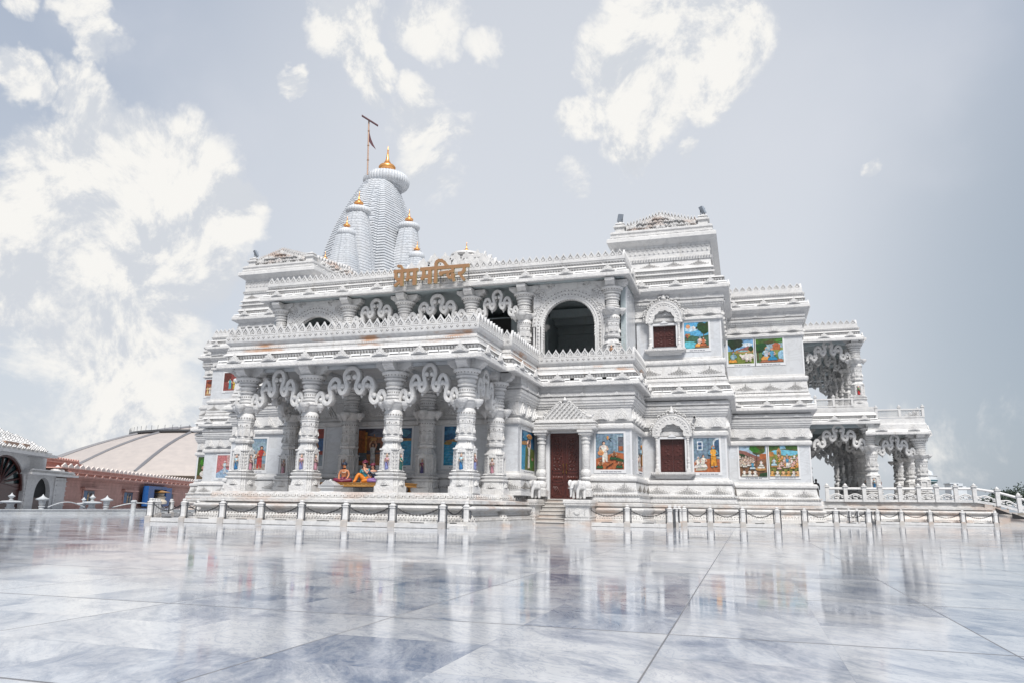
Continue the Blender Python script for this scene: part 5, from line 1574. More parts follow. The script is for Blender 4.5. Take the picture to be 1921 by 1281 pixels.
def jali(A, B, z0, h, n, name='balustrade'):
    """pierced marble railing: posts, two rails and a net of lozenges"""
    L = math.hypot(B[0] - A[0], B[1] - A[1])
    T = ((B[0] - A[0]) / L, (B[1] - A[1]) / L); N = (T[1], -T[0])
    b = MB()
    P = (A[0], A[1], z0)
    for i in range(n + 1):
        t = L * i / n
        b.add(*frame_box(P, T, N, t - .09, t + .09, 0, h + .1, -.09, .09))
        b.add(*frame_box(P, T, N, t - .13, t + .13, h + .1, h + .18, -.13, .13))
        b.lathe(A[0] + T[0] * t, A[1] + T[1] * t, z0 + h + .18, [(0, .08), (.06, .09), (.12, .03), (.16, .01)], 8)
    b.add(*frame_box(P, T, N, 0, L, 0, .1, -.08, .08))
    b.add(*frame_box(P, T, N, 0, L, h - .1, h, -.085, .085))
    m = max(3, int(L / .17))
    for i in range(m):
        t = L * (i + .5) / m
        for k in range(3):
            z = .1 + (h - .2) * (k + .5) / 3
            s = (h - .2) / 6
            c = (P[0] + T[0] * t, P[1] + T[1] * t, z0 + z)
            pts = [(c[0] + T[0] * a, c[1] + T[1] * a, c[2] + e) for a, e in ((-s, 0), (0, s), (s, 0), (0, -s), (-s, 0))]
            b.tube(pts, .028, 4)
    return b.build(name, M_MARBLE, temple, False)
jali((5.6, 63.9), (8.3, 63.9), 8.95, .66, 2)
jali((9.95, 63.9), (13.2, 63.9), 8.0, .68, 2)
jali((13.2, 65.6), (13.2, 71.6), 8.0, .68, 4)

def floral_rail(pts, name, label):
    """low marble railing along a line of posts: round top rail, scroll-work panels, post caps"""
    root = thing(name, (pts[0][0], pts[0][1], pts[0][2] - 1.1), label, 'balustrade', None)
    for i, (x, y, z) in enumerate(pts):
        b = MB()
        b.box(x - .13, x + .13, y - .13, y + .13, z - 1.1, z)
        b.box(x - .19, x + .19, y - .19, y + .19, z, z + .07)
        b.lathe(x, y, z + .07, [(0, .12), (.06, .15), (.13, .1), (.17, .05), (.22, .01)], 8)
        b.build('post', M_MARBLE, root, True)
        if i == 0:
            continue
        p, q = Vector(pts[i - 1]), Vector((x, y, z))
        b = MB()
        b.tube([p + Vector((0, 0, -.12)), q + Vector((0, 0, -.12))], .095, 8)
        b.build('rail', M_MARBLE, root, True)
        b = MB()
        d = q - p
        b.add([tuple(p + d * f + Vector((0, s * .06, dz))) for s in (-1, 1) for f, dz in ((0, -1.1), (1, -1.1), (1, -.92), (0, -.92))], [(0, 1, 2, 3), (7, 6, 5, 4), (0, 4, 5, 1), (2, 6, 7, 3)])
        for k in range(3):
            c = p + d * ((k + .5) / 3) + Vector((0, 0, -.74))
            r = .22 - .03 * abs(k - 1) * 2
            b.tube([(c.x + r * cos(t) * (1 - t * .10), c.y, c.z + r * .75 * sin(t) * (1 - t * .10)) for t in [-.4 + .55 * j for j in range(12)]], .05, 5)
            b.ball((c.x + .1, c.y, c.z - .1), (.09, .05, .07), 6, 4)
        b.tube([tuple(p + d * t + Vector((0, 0, -.86 + .34 * sin(pi * t)))) for t in [j / 10 for j in range(11)]], .05, 5)
        b.build('scroll_panel', M_CARVED, root, True)
    return root
floral_rail([(5.9, 63.05, 2.72), (7.2, 63.05, 2.72), (8.5, 63.05, 2.72), (9.6, 63.05, 2.72), (10.95, 63.05, 2.74), (12.2, 63.05, 2.74), (13.4, 63.05, 2.75), (14.65, 63.05, 2.76), (15.85, 63.05, 2.76), (17.3, 63.05, 2.52), (18.6, 63.05, 2.12), (20.0, 63.05, 1.66)], 'balustrade', 'white marble railing with scroll panels along the hall platform and down its steps')
b = MB()
for i in range(8):
    b.box(16.4 + i * .5, 16.9 + i * .5, 63.0, 70.0, 0, 1.6 - i * .2)
part('stair', b, M_STEP, False)
b = MB()
for x0, x1, z0 in ((17.0, 17.5, .95), (18.0, 18.6, .62)):
    b.add([(x0, 62.85, z0 - .05), (x1 + .6, 62.85, z0 - .12), (x0, 62.85, z0 + .34)], [(0, 1, 2)])
b.build('stair_opening', M_DARK, temple, False)

# ---------------------------------------------------------------- spire over the shrine
def spire(cx, cy, ax, ay, z0, z1, top, name, tiers=34, bulge=1.7):
    b = MB()
    base = []
    for k, (w, h) in enumerate(((ax, ay), (ay, ax), (ax, ay), (ay, ax))):
        q = [(-.30 * w, -1.0 * h), (.30 * w, -1.0 * h), (.30 * w, -.93 * h), (.56 * w, -.93 * h), (.56 * w, -.87 * h), (.60 * w, -.87 * h), (.60 * w, -.83 * h), (.80 * w, -.83 * h)]
        cs, sn = cos(k * pi / 2), sin(k * pi / 2)
        base += [(x * cs - y * sn, x * sn + y * cs) for x, y in q]
    rings = []
    for i in range(tiers):
        for dt, g in ((0, 1.0), (.55, 1.0), (.62, .978), (.94, .978)):
            t = (i + dt) / tiers
            s = 1 - (1 - top) * t ** bulge
            rings.append([(cx + x * s * g, cy + y * (s if True else 1) * g, z0 + (z1 - z0) * t) for x, y in base])
    b.loft(rings)
    # little carved blocks up the central bands
    for i in range(tiers):
        t = (i + .3) / tiers
        s = 1 - (1 - top) * t ** bulge
        z = z0 + (z1 - z0) * t
        hgt = (z1 - z0) / tiers * .5
        for T, N, w, h in (((1, 0), (0, -1), ax, ay), ((0, 1), (1, 0), ay, ax)):
            for f in (0,):
                hh = h * s * (.84 if abs(f) > .5 else 1.0)
                P = (cx + T[0] * f * w * s + N[0] * hh, cy + T[1] * f * w * s + N[1] * hh, z)
                b.add(*frame_box(P, T, N, -.07 * w * s, .07 * w * s, 0, hgt, -.05, .028))
            for f in (-.43, .43) if i % 2 else ():
                P = (cx + T[0] * f * w * s + N[0] * h * s * .93, cy + T[1] * f * w * s + N[1] * h * s * .93, z)
                b.add(*frame_box(P, T, N, -.06 * w * s, .06 * w * s, 0, hgt, -.05, .022))
    b.build(name, M_SPIRE, temple, True, 25)
def amalaka(cx, cy, z, r, h, ribs=40):
    b = MB()
    md = lambda t: 1 + .045 * abs(sin(ribs / 2 * t)) 
    b.lathe(cx, cy, z, [(-.9 * h, r * .72), (-.62 * h, r * .70), (-.6 * h, r * .80), (-.5 * h, r * .93), (-.25 * h, r), (0, r * 1.02), (.25 * h, r), (.5 * h, r * .92), (.62 * h, r * .78), (.64 * h, r * .5), (.9 * h, r * .42), (1.0 * h, r * .2)], ribs * 4, 0, 0, md)
    b.build('spire_cushion', M_SPIRE, temple, True, 50)
def kalash(cx, cy, z, s):
    b = MB()
    b.lathe(cx, cy, z, [(0, .30), (.08, .34), (.10, .26), (.16, .24), (.2, .5), (.3, .60), (.42, .62), (.55, .52), (.66, .34), (.74, .22), (.8, .24), (.84, .20), (1.0, .13), (1.35, .08), (1.7, .045), (1.78, .07), (1.84, .04), (2.1, .01)], 20, 0, 0, None, s)
    b.build('gold_finial', M_GOLD, temple, True, 60)
SX, SY = -34.5, 66.0
spire(SX - .1, SY - .7, 4.8, 7.2, 14.8, 33.0, .30, 'spire', 62, 2.4)
amalaka(SX, SY, 33.85, 2.28, 1.12, 44)
kalash(SX, SY, 34.9, 1.45)
for cx, cy, ax, ay, zt, r in ((-33.15, 58.2, 2.2, 2.3, 27.1, 1.08), (-32.9, 55.9, 1.9, 1.8, 24.1, .77), (-30.1, 62.7, 2.0, 2.2, 26.9, 1.0), (-28.8, 62.0, 1.6, 1.7, 23.6, .70), (-37.6, 65.0, 2.0, 2.4, 27.6, 1.05)):
    spire(cx, cy, ax, ay, 14.8, zt, .40, 'side_spire', 44, 1.6)
    amalaka(cx, cy, zt + .28, r * 1.02, .50, 26)
    kalash(cx, cy, zt + .80, r * .66)
# miniature roof pavilions
def pavilion(cx, cy, z, w, h):
    b = MB()
    q = rect(cx - w, cx + w, cy - w, cy + w)
    pr = [(z, 0), (z + h * .2, 0), (z + h * .2, .3), (z + h * .26, .3)]
    for i in range(5):
        o = -.1 - i * w * .17
        zz = z + h * (.28 + i * .12)
        pr += [(zz, o), (zz + h * .05, o + .1), (zz + h * .07, o), (zz + h * .11, o - .06)]
    b.sweep(q, pr, True)
    for i in range(4):
        o = -.05 - i * w * .17
        row(b, q, o, z + h * (.28 + i * .12), .55, LOTUS, 'frl', .75)
    b.lathe(cx, cy, z + h * .86, [(0, w * .32), (.1, w * .38), (.25, w * .36), (.38, w * .15)], 20)
    b.build('roof_pavilion', M_MARBLE, temple, True, 30)
    kalash(cx, cy, z + h * .86 + .36, .42)
pavilion(-18.1, 47.2, 15.0, 3.0, 3.4)
b = MB()
for z, w, k in ((15.9, 3.05, 1.3), (16.5, 2.5, 1.1), (17.1, 1.9, .95)):
    row(b, rect(-18.1 - w, -18.1 + w, 47.2 - w, 47.2 + w), .05, z, .8, ANTEFIX, 'frl', k, k * 1.25)
b.build('roof_pavilion', M_MARBLE, temple, False)
pavilion(-36.5, 58.5, 18.0, 2.0, 5.4)
pavilion(-3.6, 55.0, 18.3, 1.0, 2.0)
b = MB()
b.tube([(SX - .15, 62.2, 33.0), (SX - .35, 62.2, 38.9)], .075, 6)
for z in (34.6, 36.2, 37.8):
    b.ball((SX - .15 - (z - 33) * .031, 62.2, z), .13, 6, 4)
fp = thing('flagpole', (SX - .15, 62.2, 33.0), 'thin flagpole with a dark crossboard and drooping maroon pennant beside the spire top', 'flagpole')
b.build('pole', M_POLE, fp)
b = MB()
vs, fs = frame_box((SX - .35, 62.2, 38.85), (.86, .5), (.5, -.86), -.75, .95, 0, .10, -.30, .30)
b.add([(x, y, z - (x - SX + .35) * .62 + .1) for x, y, z in vs], fs)
o = b.build('crossboard', M_FLAG, fp, False)
b = MB()
fl = [(0, 5.9), (.03, 5.4), (.12, 4.9), (.3, 4.3), (.62, 3.6), (.95, 3.0), (.45, 3.5), (.10, 4.0), (-.05, 4.6), (-.06, 5.3)]
b.add([(SX - .30 + u, 62.2 + s, 32.6 + v) for s in (-.02, .02) for u, v in fl], [tuple(range(10)), tuple(reversed(range(10, 20)))] + [(i, (i + 1) % 10, 10 + (i + 1) % 10, 10 + i) for i in range(10)])
b.build('pennant', M_FLAG, fp, False)

# ---------------------------------------------------------------- letters over the porch
sign = thing('letter_sign', (-17.8, 40.55, 14.2), 'ochre raised Devanagari letters reading the temple name above the upper eave', 'sign')
def stroke(pts, w=66, word=None, k=[0]):
    """a flat bar letter stroke in tracing units, 336 units to the metre"""
    k[0] += 1
    q = [(-20.33 + (u - 120) * .002976, 15.08 - (v - 430) * .00298) for u, v in pts]
    hw = w * .00149
    n0 = 40.5 - .0011 * k[0]
    for i in range(len(q) - 1):
        (x0, z0), (x1, z1) = q[i], q[i + 1]
        l = math.hypot(x1 - x0, z1 - z0) or 1
        dx, dz = (x1 - x0) / l, (z1 - z0) / l
        e = hw * .55 if len(q) > 2 else 0
        a = [(x0 - dx * e * (i > 0) - dz * hw, z0 - dz * e * (i > 0) + dx * hw), (x0 - dx * e * (i > 0) + dz * hw, z0 - dz * e * (i > 0) - dx * hw), (x1 + dx * e * (i < len(q) - 2) + dz * hw, z1 + dz * e * (i < len(q) - 2) - dx * hw), (x1 + dx * e * (i < len(q) - 2) - dz * hw, z1 + dz * e * (i < len(q) - 2) + dx * hw)]
        n = n0 - .0003 * i
        word.add([(x, n, z) for x, z in a] + [(x, n + .16, z) for x, z in a], [(0, 1, 2, 3)], 0)
        word.add([(x, n, z) for x, z in a] + [(x, n + .16, z) for x, z in a], [(7, 6, 5, 4), (0, 4, 5, 1), (1, 5, 6, 2), (2, 6, 7, 3), (3, 7, 4, 0)], 1)
def dot(u, v, r, word):
    stroke([(u - r, v), (u + r, v)], 2 * r * .8, word); stroke([(u, v - r), (u, v + r)], 2 * r * .8, word); stroke([(u - r * .7, v - r * .7), (u + r * .7, v + r * .7)], 2 * r * .8, word)
w1 = MB()
stroke([(112, 430), (668, 430)], 68, w1)
stroke([(165, 430), (165, 560), (205, 612), (310, 600)], 62, w1)
stroke([(306, 430), (306, 752)], 72, w1)
stroke([(268, 660), (142, 748)], 56, w1)
stroke([(345, 425), (300, 372), (272, 322), (228, 312)], 48, w1); dot(222, 318, 28, w1)
stroke([(447, 430), (447, 612)], 62, w1); dot(428, 624, 30, w1)
stroke([(440, 592), (600, 592)], 54, w1)
stroke([(597, 430), (597, 756)], 76, w1)
w1.build('word', [M_SIGN, M_SIGNE], sign, False)
w2 = MB()
stroke([(720, 430), (1800, 430)], 68, w2)
stroke([(800, 430), (800, 622)], 66, w2); dot(772, 628, 34, w2)
stroke([(760, 598), (935, 598)], 56, w2)
stroke([(938, 430), (938, 752)], 72, w2)
stroke([(1068, 752), (1068, 340), (1086, 296), (1130, 272), (1190, 278), (1250, 322), (1322, 420)], 64, w2)
stroke([(1150, 548), (1345, 534)], 58, w2); dot(1188, 560, 40, w2)
stroke([(1442, 430), (1442, 535), (1392, 528), (1342, 566), (1338, 618), (1370, 652), (1428, 656), (1478, 628)], 58, w2); dot(1450, 612, 38, w2)
stroke([(1450, 640), (1478, 742)], 50, w2)
stroke([(1690, 430), (1690, 530), (1652, 576), (1572, 584)], 60, w2); dot(1592, 592, 30, w2)
stroke([(1600, 600), (1706, 736)], 54, w2)
w2.build('word', [M_SIGN, M_SIGNE], sign, False)
b = MB()
for u in (122, 440, 770, 1165, 1780):
    b.tube([(-20.33 + (u - 120) * .002976, 40.62, 14.15), (-20.33 + (u - 120) * .002976, 40.62, 15.1)], .025, 6)
b.build('support_rod', M_STEEL, sign)

# ---------------------------------------------------------------- lights and camera on the building
def floodlight(x, y, z, az, label):
    r = thing('floodlight', (x, y, z), label, 'floodlight', 'floodlights on the roof turrets')
    b = MB()
    T, N = (cos(az), sin(az)), (sin(az), -cos(az))
    P = (x, y, z + .28)
    vs, fs = frame_box((0, 0, 0), (1, 0), (0, -1), -.17, .17, -.24, .24, -.08, .08)
    b.add([(x + T[0] * p[0] + N[0] * (-p[1] * .9 + p[2] * .5), y + T[1] * p[0] + N[1] * (-p[1] * .9 + p[2] * .5), z + .3 + p[2] * .85) for p in vs], fs)
    for k in range(4):
        b.tube([(x - .15 + k * .1, y + .1, z + .1), (x - .15 + k * .1, y + .1, z + .5)], .015, 4)
    b.build('lamp_body', M_FLOOD, r, False)
    b = MB()
    b.tube([(x - .14, y, z + .32), (x - .14, y, z), (x + .14, y, z), (x + .14, y, z + .32)], .02, 5)
    b.build('bracket', M_STEEL, r)
floodlight(-7.05, 46.4, 19.2, .5, 'grey floodlight on the left turret of the right roof tower')
floodlight(-1.8, 46.4, 19.2, -.9, 'grey floodlight on the right turret of the right roof tower')
floodlight(-35.0, 46.4, 19.2, -.6, 'blue-grey floodlight on the left turret of the left roof tower')
r = thing('security_camera', (-2.73, 45.9, 6.2), 'small black-lensed security camera on the frieze right of the lower window arch', 'camera')
b = MB(); b.box(-2.80, -2.66, 45.5, 45.97, 6.17, 6.31); b.build('housing', M_LAMP, r, False)
b = MB(); b.lathe(-2.73, 0, 0, [(0, .07), (.06, .075)], 12)
b.v = [(px, 45.5 - pz, 6.24 + py) for px, py, pz in b.v]
b.build('lens', M_DARK, r)

def led(P, T, N, lab, grp):
    b = MB()
    b.add(*frame_box(P, T, N, -.26, .26, .025, .10, -.06, .06))
    b.add(*frame_box(P, T, N, -.28, -.26, -.02, .105, -.065, .065))
    b.add(*frame_box(P, T, N, .26, .28, -.02, .105, -.065, .065))
    return tag(b.build('tube_light', M_LAMP, None, False), lab, 'light', grp)
def led_row(poly, z, edges, step, lab, grp, y_max=99):
    for P, T, N in along(poly, 1.0 * KO - .10, step, edges, z + .345):
        if P[1] > y_max:
            continue
        for s in (-1, 1):
            led((P[0] + T[0] * s * step * .365, P[1] + T[1] * s * step * .365, P[2]), T, N, lab, grp)
led_row(LOW1, 7.53, 'fr', 2.1, 'white tube light lying on the lower eave of the porch and door bay', 'tube lights on the porch eave', 45)
led_row(UG, 13.90, 'f', 2.35, 'white tube light lying on the upper eave above the gallery', 'tube lights on the gallery eave')
led_row(BAY2R, 7.43, 'f', 2.1, 'white tube light on the lower eave above the lower arched window', 'tube lights on the second bay lower eave')
led_row(BAY2R, 14.04, 'f', 2.0, 'white tube light on the eave under the right roof tower', 'tube lights under the right roof tower')
led_row(BAY2L, 14.04, 'f', 2.0, 'white tube light on the eave under the left roof tower', 'tube lights under the left roof tower')
led_row(rect(-.9, 4.15, 53.5, 86), 7.43, 'f', 2.1, 'white tube light on the lower eave over the two crowd pictures', 'tube lights on the third bay lower eave')
led_row(rect(-.9, 4.15, 53.5, 86), 14.39, 'f', 2.0, 'white tube light on the topmost eave over the cow picture', 'tube lights on the third bay upper eave')
led_row(HL, 7.53, 'f', 2.0, 'white tube light on the lower eave of the open hall', 'tube lights on the hall eave')

# ---------------------------------------------------------------- chain fence
def make_post(label, grp, rods=(-.18, .18), horiz=True):
    r = thing('chain_post', (0, 0, 0), label, 'post', grp)
    b = MB()
    b.sweep(rect(-.135, .135, -.125, .125), [(0, .02), (.24, .02), (.255, 0), (.27, 0), (.28, -.015)], True)
    b.build('foot', M_STEP, r, False)
    b = MB()
    ch = [(-.118, -.07), (-.072, -.115), (.072, -.115), (.118, -.07), (.118, .07), (.072, .115), (-.072, .115), (-.118, .07)]
    b.sweep(ch, [(.27, 0), (.30, .012), (.33, 0), (.80, 0), (.82, .025), (.86, .03), (.88, .0), (.9, -.005), (.91, .03), (.94, .03), (.96, -.01), (1.0, -.045), (1.02, -.055), (1.03, -.035), (1.06, -.03), (1.09, -.05), (1.104, -.085)], True)
    b.build('shaft', M_MARBLE, r, True, 30)
    b = MB()
    for s in rods:
        x, y = (s, 0) if horiz else (0, s)
        b.tube([(x, y, .0), (x, y, .88)], .033, 8)
        b.ball((x, y, .9), .055, 10, 6)
        b.box(x - .035, x + .035, y - .035, y + .035, .24, .30)
        b.tube([(x * .6, y * .6, .84), (x, y, .84)], .02, 6)
    b.build('side_rod', M_STEEL, r)
    return r
def chain(A, B, sag, grp, lab):
    b = MB()
    n = 26
    A, B = Vector(A), Vector(B)
    p = [A.lerp(B, i / n) - Vector((0, 0, sag * 4 * (i / n) * (1 - i / n))) for i in range(n + 1)]
    for i in range(n):                           # links, turned by quarter turns
        c, d = (p[i] + p[i + 1]) / 2, (p[i + 1] - p[i])
        L = d.length * .62
        d.normalize()
        s = d.cross(Vector((0, 0, 1))).normalized()
        u = s if i % 2 else s.cross(d)
        b.tube([tuple(c + d * L * cos(t) + u * .026 * sin(t)) for t in [2 * pi * k / 8 for k in range(9)]], .013, 4)
    tag(b.build('chain', M_CHAIN), lab, 'chain', grp)
def kerb_piece(A, B):
    d = Vector((B[0] - A[0], B[1] - A[1])); L = d.length; d.normalize()
    b = MB()
    N = (d.y, -d.x)
    b.add(*frame_box((A[0], A[1], 0), (d.x, d.y), N, .14, L - .14, -.01, .20, -.14, .10))
    o = b.build('kerb', M_MARBLE, None, False)
    o['kind'] = 'structure'
    b = MB()
    b.add(*frame_box((A[0], A[1], 0), (d.x, d.y), N, -.1, L + .1, .002, .012, .10, .118))
    part('kerb_foot_line', b, M_DARK, False)  # thin near-black line on the floor along the kerb front
    b = MB()
    b.add(*frame_box((A[0], A[1], 0), (d.x, d.y), N, L * .35, L * .62, .20, .235, -.10, -.06))
    part('drain_slot', b, M_DARK, False)
def fence(pts, label, grp, clab, ends=True, bend=False):
    base = make_post(label, grp, horiz=not bend)
    for i, (x, y) in enumerate(pts):
        if i == 0:
            for q in [base]:
                q.location = (x, y, 0); WLOC[q.name] = Vector((x, y, 0))
        else:
            c = base.copy(); COL.objects.link(c); c.location = (x, y, 0); WLOC[c.name] = Vector((x, y, 0))
            for ch in base.children:
                d = ch.copy(); COL.objects.link(d); d.parent = c
            A, B = Vector((*pts[i - 1], .84)), Vector((x, y, .84))
            t = (B - A).normalized() * .18
            chain(A + t, B - t, .30 if (B - A).length > 1.2 else .22, grp.replace('posts', 'chains'), clab)
            kerb_piece(pts[i - 1], (x, y))
fence([(-27.45, 30.2), (-25.5, 30.2), (-23.34, 30.2), (-21.26, 30.2), (-19.15, 30.2), (-16.92, 30.2), (-14.65, 30.2), (-12.32, 30.2)],
      'chunky marble chain post with steel side rods in the row before the porch', 'posts along the porch front', 'dark steel chain sagging between two posts before the porch')
fence([(-11.55, 31.0)], 'single marble chain post at the right corner of the porch platform', 'post at the platform corner', 'x')
chain((-12.15, 30.2, .84), (-11.7, 30.9, .84), .25, 'chains at the platform corner', 'short dark chain looping to the last post at the platform corner')
kerb_piece((-12.32, 30.2), (-11.55, 31.0))
fence([(-29.3, 32.4), (-32.0, 35.6), (-34.5, 38.6), (-35.3, 40.6), (-36.1, 42.7), (-37.2, 45.4)],
      'small distant marble chain post in the row running back left of the porch', 'posts left of the porch', 'small dark chain in the fence running back left of the porch', bend=True)
fence([(-7.95, 39.2), (-5.87, 39.2), (-3.74, 39.2)],
      'marble chain post with two steel rods right of the door steps', 'posts before the door bay', 'steel chain between posts right of the door steps')
fence([(-3.62, 40.9), (-3.55, 42.5)], 'marble chain post in the short run that turns back beside the lower window bay', 'posts at the bend', 'short chain turning back at the bend', bend=True)
fence([(-3.4, 44.1), (-2.0, 44.1), (-.26, 44.1), (1.52, 44.1)],
      'marble chain post flanked by steel rods below the lower window and the mat picture', 'posts before the window bay', 'steel chain before the lower window bay')
fence([(3.41, 51.7), (5.24, 51.7), (7.09, 51.7)],
      'marble chain post with steel rods below the two crowd pictures', 'posts before the crowd picture bay', 'steel chain before the crowd picture bay')
fence([(6.6, 57.0), (7.3, 58.4), (8.3, 60.0)], 'thin distant marble post in the run turning toward the open hall', 'posts turning to the hall', 'thin chain turning back toward the hall', bend=True)
fence([(9.15, 62.2), (10.74, 62.2), (12.63, 62.2), (14.72, 62.2), (16.77, 62.2)],
      'thin marble chain post before the platform of the open hall', 'posts before the hall', 'thin chain before the open hall')
# slab between fence and plinth on each bay
def slab(x0, x1, y0, y1):
    b = MB(); b.box(x0, x1, y0, y1, -.01, .12)
    o = b.build('kerb', M_PLINTH, None, False); o['kind'] = 'structure'
slab(-27.4, -11.4, 30.3, 31.2)
slab(-7.7, -3.8, 39.3, 40.4)
slab(-3.4, .6, 44.2, 45.4)
slab(1.0, 7.0, 51.8, 53.0)
slab(8.9, 16.3, 62.3, 63.0)

# ---------------------------------------------------------------- skinned bodies
def skin(name, verts, edges, rad, m, parent=None, sub=2, root=0):
    me = bpy.data.meshes.new(name)
    me.from_pydata([tuple(v) for v in verts], edges, [])
    o = bpy.data.objects.new(name, me)
    COL.objects.link(o)
    sk = o.modifiers.new('skin', 'SKIN')
    for i, r in enumerate(rad):
        sv = me.skin_vertices[0].data[i]
        sv.radius = r if hasattr(r, '__len__') else (r, r)
        sv.use_root = i == root
    sk.use_smooth_shade = True
    o.modifiers.new('sub', 'SUBSURF').levels = sub
    dg = bpy.context.evaluated_depsgraph_get()
    nm = bpy.data.meshes.new_from_object(o.evaluated_get(dg))
    o.modifiers.clear()
    old = o.data
    o.data = nm
    bpy.data.meshes.remove(old)
    nm.materials.clear(); nm.materials.append(m)
    nm.polygons.foreach_set('use_smooth', [True] * len(nm.polygons))
    if parent:
        o.parent = parent
    return o

def elephant(x, y, z, yaw, sc, lab):
    r = thing('elephant_statue', (x, y, z), lab, 'statue', 'elephant statues on the stair walls')
    r.rotation_euler = (0, 0, yaw); r.scale = (sc, sc, sc)
    # faces -y; spine, head, trunk, then four legs
    V = [(0, .40, .68), (0, .25, .74), (0, 0, .75), (0, -.20, .74), (0, -.36, .84), (0, -.48, .82), (0, -.57, .64), (0, -.60, .44), (0, -.59, .24), (0, -.64, .10)]
    E_ = [(i, i + 1) for i in range(9)]
    Rr = [(.16, .16), (.21, .22), (.225, .235), (.20, .21), (.165, .175), (.15, .155), (.095, .095), (.07, .07), (.055, .055), (.04, .04)]
    k = len(V)
    for sx, py, at in ((-.15, -.22, 3), (.15, -.22, 3), (-.15, .32, 1), (.15, .32, 1)):
        V += [(sx * .9, py, .50), (sx * .9, py - .02, .25), (sx * .9, py - .02, .03)]
        E_ += [(at, k), (k, k + 1), (k + 1, k + 2)]
        Rr += [.11, .08, .095]
        k += 3
    skin('body', V, E_, Rr, M_MARBLE, r, 2, 2)
    for s in (-1, 1):
        b = MB()
        b.ball((0, 0, 0), (.04, .15, .20), 12, 8)
        o = b.build('ear', M_MARBLE, None)
        o.parent = r; o.location = (s * .19, -.34, .62); o.rotation_euler = (.1, s * .25, s * .45)
        b = MB()
        b.tube([(s * .08, -.52, .64), (s * .09, -.64, .56), (s * .08, -.74, .58)], lambda t: .03 * (1 - .7 * t), 6)
        o = b.build('tusk', M_FRAME, None)
        o.location = o.location.copy(); o.parent = r
    b = MB()
    b.tube([(0, .50, .74), (0, .56, .55), (0, .54, .34)], .022, 5)
    b.build('tail', M_MARBLE, None).parent = r
    b = MB()
    b.ball((0, .08, .78), (.235, .22, .22), 14, 8)
    b.build('saddle_cloth', M_CARVED, None).parent = r
elephant(-10.86, 39.25, 1.34, -.5, 1.0, 'white marble elephant statue on the wall left of the door steps')
elephant(-8.40, 39.2, 1.34, -.5, 1.0, 'white marble elephant statue on the wall right of the door steps')

def col_mat(name, c, rough=.5):
    return plain(name, c, rough, 0, .22, 12, .1)
S_SKIN, S_PALE = col_mat('painted_tan_skin', (.50, .20, .09)), col_mat('painted_rosy_skin', (.58, .30, .20))
S_HAIR = col_mat('painted_black_hair', (.015, .012, .012))
S_MAROON, S_ORANGE, S_TEAL, S_PURPLE, S_NAVY, S_CREAM = (col_mat('painted_maroon_cloth', (.16, .02, .05)), col_mat('painted_orange_cloth', (.62, .20, .02)), col_mat('painted_teal_cloth', (.03, .25, .32)), col_mat('painted_purple_cloth', (.25, .13, .33)), col_mat('painted_navy_cloth', (.02, .035, .07)), col_mat('painted_cream_cloth', (.62, .58, .50)))

